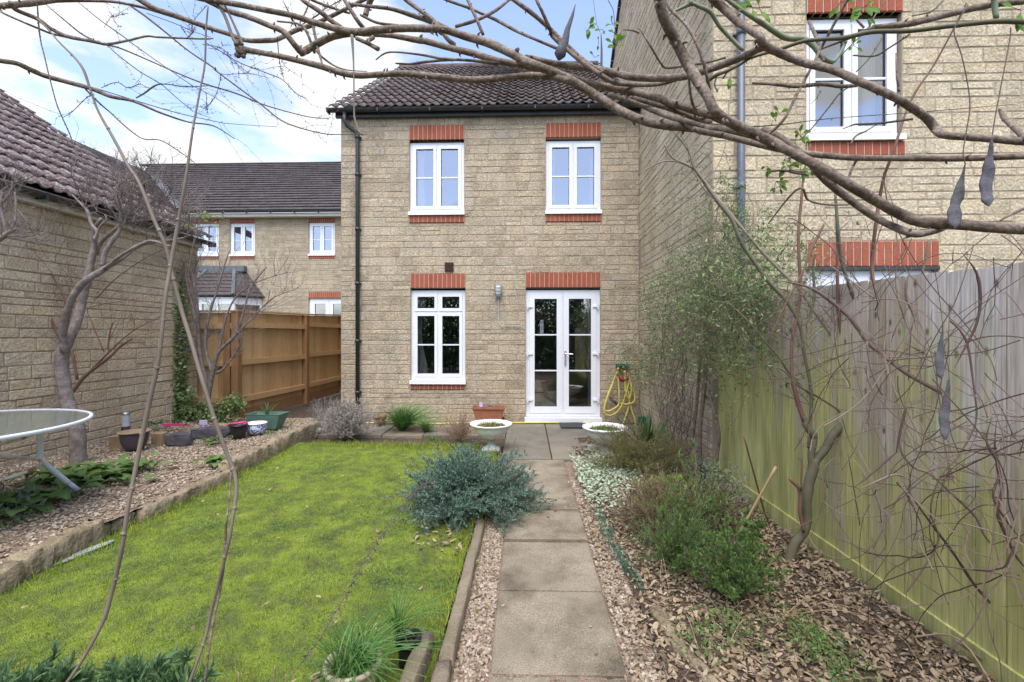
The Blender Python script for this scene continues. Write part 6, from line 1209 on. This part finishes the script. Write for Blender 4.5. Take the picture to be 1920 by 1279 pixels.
# thin long shoots in the sky
mb = MB()
SH = [([(177,165,2),(229,181,2),(271,194,2),(333,212,1.8),(400,227,1.5),(430,232,1.2),(520,238,.8)],1.8),([(246,12,4),(273,31,4),(312,62,3.5),(354,96,3),(400,127,3),(413,139,3),(484,192,3),(526,225,2.5),(563,240,2.2),(609,251,2),(640,252,1.5),(688,252,1)],1.7),
 ([(83,6,1.5),(121,38,2.5),(158,67,3),(200,85,2),(217,100,2),(260,133,2),(302,158,1.8),(333,185,1.5),(365,210,1),(396,221,.8)],1.8),([(144,2,1.2),(188,38,2),(229,67,2.2),(262,92,1.8),(312,127,1.6),(360,160,1.5),(400,181,1.2),(450,215,.8)],1.9),
 ([(200,84,3),(229,92,3),(292,119,2.6),(323,133,2.6),(380,156,3),(442,175,3),(488,194,2.5),(526,206,2),(578,219,1.8),(611,222,1.4),(620,220,1)],1.8),
 ([(160,167,3),(187,194,3),(208,212,2.6),(235,237,2.6),(267,260,2.2),(300,263,2),(330,280,2),(365,305,1.2)],1.7),([(177,178,1.2),(162,184,1.5),(135,210,1.3),(117,221,1)],1.6),([(255,184,2.5),(272,174,3),(292,160,3),(312,158,2),(354,163,1.8),(396,160,1)],1.7),([(190,165,1.2),(205,158,1.5),(222,155,1.5),(240,165,1.5),(255,160,1.8),(263,158,1.5),(278,165,1)],1.7),
 ([(385,80,1.5),(420,100,1.8),(450,118,1.8),(500,137,1.8),(530,150,1.6),(555,175,1.5),(575,185,1)],1.6),([(390,90,1),(415,97,1.2),(450,125,1.2),(470,140,1)],1.6),([(530,0,1),(545,30,3),(555,50,3)],1.5),([(412,140,1),(440,139,1.2),(470,138,1.2),(505,147,.8)],1.6),([(520,70,2),(524,115,1.5),(533,150,1)],1.3),([(560,48,2.5),(575,18,3),(580,0,2)],1.5),([(560,50,2),(600,25,3),(615,5,2)],1.5),([(380,83,1.5),(420,93,1.2),(440,130,1)],1.6),([(600,22,2),(640,0,2)],1.5),
 ([(413,139,1),(413,150,1.2),(405,178,1.2),(388,200,1),(380,205,.8)],1.7),([(387,175,1),(388,200,1.2),(390,215,1)],1.7),([(210,32,1),(225,28,1.2),(240,25,1)],1.7),([(195,52,1),(208,32,1.2),(212,28,1)],1.7),([(275,25,1.2),(330,45,1.5),(365,60,1.2),(395,70,1)],1.7),([(362,60,2),(360,50,2),(366,35,1.5),(388,10,1.5)],1.5),([(350,72,2.5),(362,60,2.5),(364,50,2)],1.5)]
SS = []
for p, Y in SH: SS.append(trace(mb, wv(p, Y, Y+.1, .02), Y, sides=5))
for s in SS:
    for k in range(len(s)//2+3):
        i = RNG.integers(2, len(s)-1); d = RNG.normal(0,1,3); d /= np.linalg.norm(d); p0 = s[i,:3]; l = RNG.uniform(.003,.009); mb.tube([p0, p0+d*l, p0+d*(l+.003)], [.0006,.0007,.0016], 4)
    for k in range(3):
        i = RNG.integers(len(s)//3, len(s)-1); tg = s[i+1,:3]-s[i-1,:3]; tg /= np.linalg.norm(tg); d = tg+RNG.normal(0,.5,3); d /= np.linalg.norm(d); l = RNG.uniform(.05,.22); pts = s[i,:3]+d*l*np.linspace(0,1,6)[:,None]+RNG.normal(0,.004,(6,3)); mb.tube(pts, np.linspace(.0008,.0004,6), 3)
        for j in range(6): q = pts[j]; mb.tube([q, q+RNG.normal(0,.004,3)], [.0008,.0014], 4)
mb.build('thin_shoot', M['twig'], vt)
# two long hanging shoots on the left
def hanging(name, pts, Y0, Y1, m, lab, nodes=14):
    mb = MB(); pts = [(p[0],p[1],p[2]*.66) for p in pts]; s = trace(mb, wv(pts, Y0, Y1, .01), Y0, k=6, wob=.03, sides=8)
    for k in range(nodes): i = int((k+.6)*len(s)/(nodes+.5)); i = min(i,len(s)-2); r_ = s[i,3]; d = RNG.normal(0,1,3)*(1,.3,.4); d /= np.linalg.norm(d); mb.tube([s[i,:3]-(0,0,r_*1.2), s[i,:3]+d*r_*.4, s[i,:3]+(0,0,r_*1.2)], [r_*.8,r_*1.35,r_*.8], 8); mb.tube([s[i,:3], s[i,:3]+d*r_*2], [r_*.5,r_*.25], 5)
    return whole(mb, name, M[m], lab, 'branch', 'bare shoots hanging at the left', True)
hanging('bare_shoot', [(70,35,5),(95,60,5),(110,78,5),(140,108,6),(157,132,7),(170,170,6),(185,210,6),(212,258,8),(240,310,8),(262,345,9),(290,415,10),(310,460,10),(320,500,9),(340,580,11),(357,635,11),(377,705,11),(402,785,11),(425,850,11),(439,885,11),(443,920,11),(438,960,10),(430,1010,10),(418,1060,10),(408,1100,9),(395,1150,9),(385,1195,9),(370,1240,9),(352,1290,9)], 1.25, 1.05, 'bark_pale', 'long pale hanging shoot running from upper left down to the lawn centre')
hanging('bare_shoot', [(433,885,5),(430,930,5),(424,985,6),(421,1050,6),(412,1110,6),(400,1165,7),(392,1215,7),(383,1290,7)], 1.12, 1.05, 'bark', 'short darker shoot twined beside the lower end of the pale shoot', 6)
hanging('bare_shoot', [(390,12,4),(386,60,5),(384,120,5),(375,170,5),(362,240,6),(352,310,7),(345,355,8),(337,400,9),(330,440,10),(318,510,10),(310,560,10),(302,640,10),(295,690,11),(280,755,12),(262,840,12),(250,900,11),(240,950,11),(232,1010,11),(222,1060,11),(210,1110,11),(195,1160,11),(170,1210,10),(140,1260,10),(110,1300,10)], 1.2, 1.02, 'bark_pale', 'straight upright shoot crossing the pale one and curving to the bottom left', 14)
hanging('bare_shoot', [(69,-5,3),(73,52,4),(77,80,3),(83,104,3),(92,142,3),(106,194,3),(117,221,3),(128,245,3),(138,270,3),(148,295,2.5),(157,308,2)], 1.35, 1.35, 'twig', 'knobbly dark shoot dangling over the garage roof', 30)
# hanging pods
def podmesh(l, w, twist=.3, waist=None):
    mb = MB(); n = 30; s_ = 16; V = []
    for i in range(n):
        t_ = i/(n-1); r_ = w*(math.sin(math.pi*min(1,t_**1.5*1.0))**.6 if t_ < 1 else 0)*.5
        r_ = w*.5*(np.interp(t_, waist[0], waist[1]) if waist else np.interp(t_, [0,.12,.3,.55,.8,.94,1],[.08,.16,.42,.9,1,.7,.05]))
        for k in range(s_): a = 2*math.pi*k/s_+twist*t_; V.append((r_*math.cos(a)+.004*math.sin(t_*5)+.10*r_*math.sin(t_*17), (r_*.42*math.sin(a))*(1+.22*math.sin(t_*21))+.012*math.sin(t_*3)*w/.03, -l*t_))
    F = [(i*s_+k, i*s_+(k+1)%s_, (i+1)*s_+(k+1)%s_, (i+1)*s_+k) for i in range(n-1) for k in range(s_)]; mb.add(V, np.array(F)); return mb
for (u0,v0,v1,w,Y,rot,wst,lean,lab) in [
   (1810,305,425,30,.95,.6,([0,.15,.35,.52,.62,.75,.92,1],[.08,.2,.62,.9,.62,1,.8,.05]),-.015,'waisted grey pod'),
   (1859,262,383,27,.92,.3,([0,.1,.22,.4,.6,.78,.9,1],[.2,.35,.45,.95,.98,.85,.95,.1]),0,'long even grey pod'),
   (1768,607,708,19,1.5,.2,None,0,'pod'),(1779,712,822,21,1.4,.4,([0,.1,.3,.6,.9,1],[.2,.35,.7,1,.85,.2]),-.004,'pod'),(1127,92,240,5,1.3,.1,([0,.3,.7,1],[.3,.8,1,.3]),0,'slim green tinged pod'),]:
    if u0 == 1127: continue
    p0 = P(u0,v0,Y); l = (v1-v0)*Y/F_PX; w_ = w*.88*Y/F_PX; m_ = podmesh(l, w_, rot, wst); m_.v = [v+p0+np.c_[v[:,2]/-l*lean, 0*v[:,0], 0*v[:,0]] for v in m_.v]; m_.build('seed_pod', M['pod'], vt, True)
m_ = MB()
# upward pointing twisted pod over the roof
pts = [P(u,v,1.25) for u,v in [(1079,8),(1073,30),(1064,55),(1059,78),(1054,90),(1050,102),(1048,112)]]; r_ = np.array([.6,3,5,7.5,9,11,3])*1.25/F_PX; m_.tube(pts, r_, 12); m_.build('seed_pod', M['pod'], vt, True)
for l in [[(1815,8),(1800,35),(1789,60),(1803,104),(1816,167),(1818,208),(1812,246),(1806,285),(1809,306)],[(1895,52),(1893,77),(1874,177),(1865,225),(1859,263)],[(1752,505),(1757,530),(1763,570),(1766,600),(1768,608)],[(1770,655),(1778,690),(1780,713)]]:
    Y = .95 if l[0][1] < 100 else 1.45; m_ = MB(); m_.tube(smoothline([P(u,v,Y) for u,v in l],5), .0011, 5); m_.build('pod_stalk', M['twig'], vt)
# rose over the right
rt_ = thing('climbing_rose', P(1500,100,1.1), 'green thorny rose stems with fresh leaves at the upper right', 'climbing plant'); mb = MB(); SR = []
for (p,a_,b_) in [([(1250,30,4),(1265,21,5),(1296,8,7),(1310,12,7),(1332,23,8),(1348,48,7),(1369,71,7),(1394,95,7)],1.15,1.2),([(1345,-20,7),(1365,0,7),(1390,19,7),(1432,46,9),(1473,71,10),(1505,73,10),(1525,86,10),(1541,106,9),(1560,116,8),(1575,100,6),(1586,78,6)],1.1,1.15),([(1296,8,7),(1292,-15,7)],1.15,1.15),([(1868,35,8),(1864,0,9),(1862,-20,9)],1.0,1.0)]: SR.append(trace(mb, wv(p,a_,b_,.01), 1.1, sides=9))
mb.build('stem', M['rose'], rt_, True); mb = MB()
for (p,a_,b_) in [([(1330,150,7),(1345,140,7),(1359,135,6),(1386,122,5),(1410,108,5),(1463,92,6),(1505,78,7),(1540,74,7),(1582,71,8),(1635,60,8),(1707,58,8),(1791,48,8),(1885,40,9),(1990,48,9)],1.15,.98),([(1345,140,3),(1340,158,3),(1345,172,3)],1.15,1.15),([(1365,133,3),(1355,148,3)],1.15,1.15),([(1707,64,3),(1670,88,3),(1640,105,3),(1600,104,3)],1.1,1.2),([(1768,2,3),(1745,22,3),(1710,30,2)],1.1,1.1),([(1660,0,2),(1640,30,2.5),(1625,55,2.5),(1560,120,2.5)],1.2,1.2),([(1655,68,2.5),(1640,95,3),(1625,115,2.5),(1605,135,2)],1.2,1.2),
   ([(1600,158,3),(1575,175,2.5),(1555,200,2.5),(1535,225,3),(1520,243,2.5),(1500,262,2)],1.2,1.2),([(1540,170,1.5),(1530,185,1.5),(1520,195,1)],1.2,1.2),([(1330,232,2),(1400,237,2.2),(1460,234,2),(1560,222,1.5),(1700,212,1.5),(1900,196,1)],1.15,1.1)]: SR.append(trace(mb, wv(p,a_,b_,.01), 1.1, sides=7))
mb.build('olive_stem', M['rose_dark'], rt_, True); mb = MB()
for s in SR:
    for k in range(len(s)//5): i = RNG.integers(1,len(s)-1); r_ = s[i,3]; d = RNG.normal(0,1,3); d /= np.linalg.norm(d); mb.tube([s[i,:3]+d*r_*.7, s[i,:3]+d*(r_+.005)], [.0014,.0002], 5)
mb.build('thorn', M['bark_red'], rt_)
mb = MB(); mt = MB()
def spray(c, n, l, R_, dirn=None):
    for k in range(n):
        d = RNG.normal(0,1,3); d[1] *= .4; d /= np.linalg.norm(d); q = c+d*R_*RNG.uniform(.2,1); s_ = 7; t_ = np.linspace(0,1,s_); L_ = l*RNG.uniform(.6,1.1); wd = L_*.28*np.sin(np.clip(t_*.97+.03,0,1)*math.pi)**.8; nrm = np.cross(d,(0,-1,.2)); nrm /= np.linalg.norm(nrm); bd = np.array((0,-.4,-.5))*L_*.4
        ctr = q+d*(t_*L_)[:,None]+bd*(t_**2)[:,None]; up_ = np.array((0,-1,.3))*wd[:,None]*.3; V = np.vstack([ctr-nrm*wd[:,None]+up_, ctr, ctr+nrm*wd[:,None]+up_]); mb.add(V, np.array([(a*s_+i,a*s_+i+1,(a+1)*s_+i+1,(a+1)*s_+i) for a in (0,1) for i in range(s_-1)])); mt.tube([c, q], .0007, 4)
for (u,v,Y,n,l,R_) in [(1105,52,1.3,4,.022,.012),(1118,45,1.3,2,.02,.012),(1148,45,1.3,5,.016,.02),(1152,62,1.3,5,.018,.02),(1155,85,1.3,6,.022,.02),(1130,55,1.3,3,.014,.015),(1115,108,1.3,2,.014,.01),(1122,80,1.3,2,.01,.01),(1410,12,1.1,6,.026,.018),(1425,18,1.1,5,.028,.02),(1370,145,1.1,2,.022,.01),(1462,213,1.1,2,.018,.012),(1455,228,1.1,2,.022,.012),(1500,255,1.1,6,.024,.015),(1492,262,1.1,3,.018,.012),(1470,300,1.1,5,.018,.02),(1455,340,1.1,4,.017,.016),(1462,350,1.1,4,.018,.016),(1480,310,1.1,5,.02,.02),(1500,322,1.1,5,.026,.018),(1440,312,1.1,3,.02,.015),(1600,85,1.15,4,.02,.014),(1575,5,1.1,4,.024,.02),(1622,12,1.1,6,.03,.02),(1625,30,1.1,3,.022,.014),(1915,20,1.0,5,.03,.02),(1905,40,1.0,2,.02,.015)]: spray(P(u,v,Y), n, l, R_)
mb.build('leaf', M['leaf_rose'], rt_, True); mt.build('leaf_stalk', M['rose_dark'], rt_)
mb = MB(); trace(mb, [(1140,0,1.5),(1150,20,1.5),(1152,45,1.5),(1155,70,1.5),(1150,95,1)], 1.3); trace(mb, [(1480,318,3),(1495,322,3),(1515,322,2)], 1.1); trace(mb, [(1445,322,3),(1470,320,4),(1500,326,4),(1530,328,3)], 1.1); trace(mb, [(1112,-5,.8),(1118,40,.8),(1125,60,1)], 1.3); trace(mb, [(1127,62,1.5),(1128,100,4),(1127,140,5),(1126,172,4)], 1.3)
mb.build('thin_stem', M['twig'], rt_, True)
# lime leaves seen above the garage end
t = thing('leafy_shoot', P(378,420,1.9), 'thin shoot with a few lime leaves above the end of the garage gutter', 'branch'); mb = MB(); mt = MB(); V, F = leaf_t(1,.5,.3)
trace(mt, [(352,520,1,4.6),(360,470,1.5,4.6),(372,420,1.5,4.6),(385,400,1.2,4.6),(430,415,1,4.6)], 4.6)
n = 26; q = np.array([P(RNG.normal(388,20), RNG.normal(412,10), 4.6) for _ in range(n)]); mb.scatter(V, F, q, rotdir(RNG.normal(0,1,(n,3))), RNG.uniform(.03,.055,n)); mb.build('leaf', M['leaf_lime'], t); mt.build('stem', M['bark_green'], t)
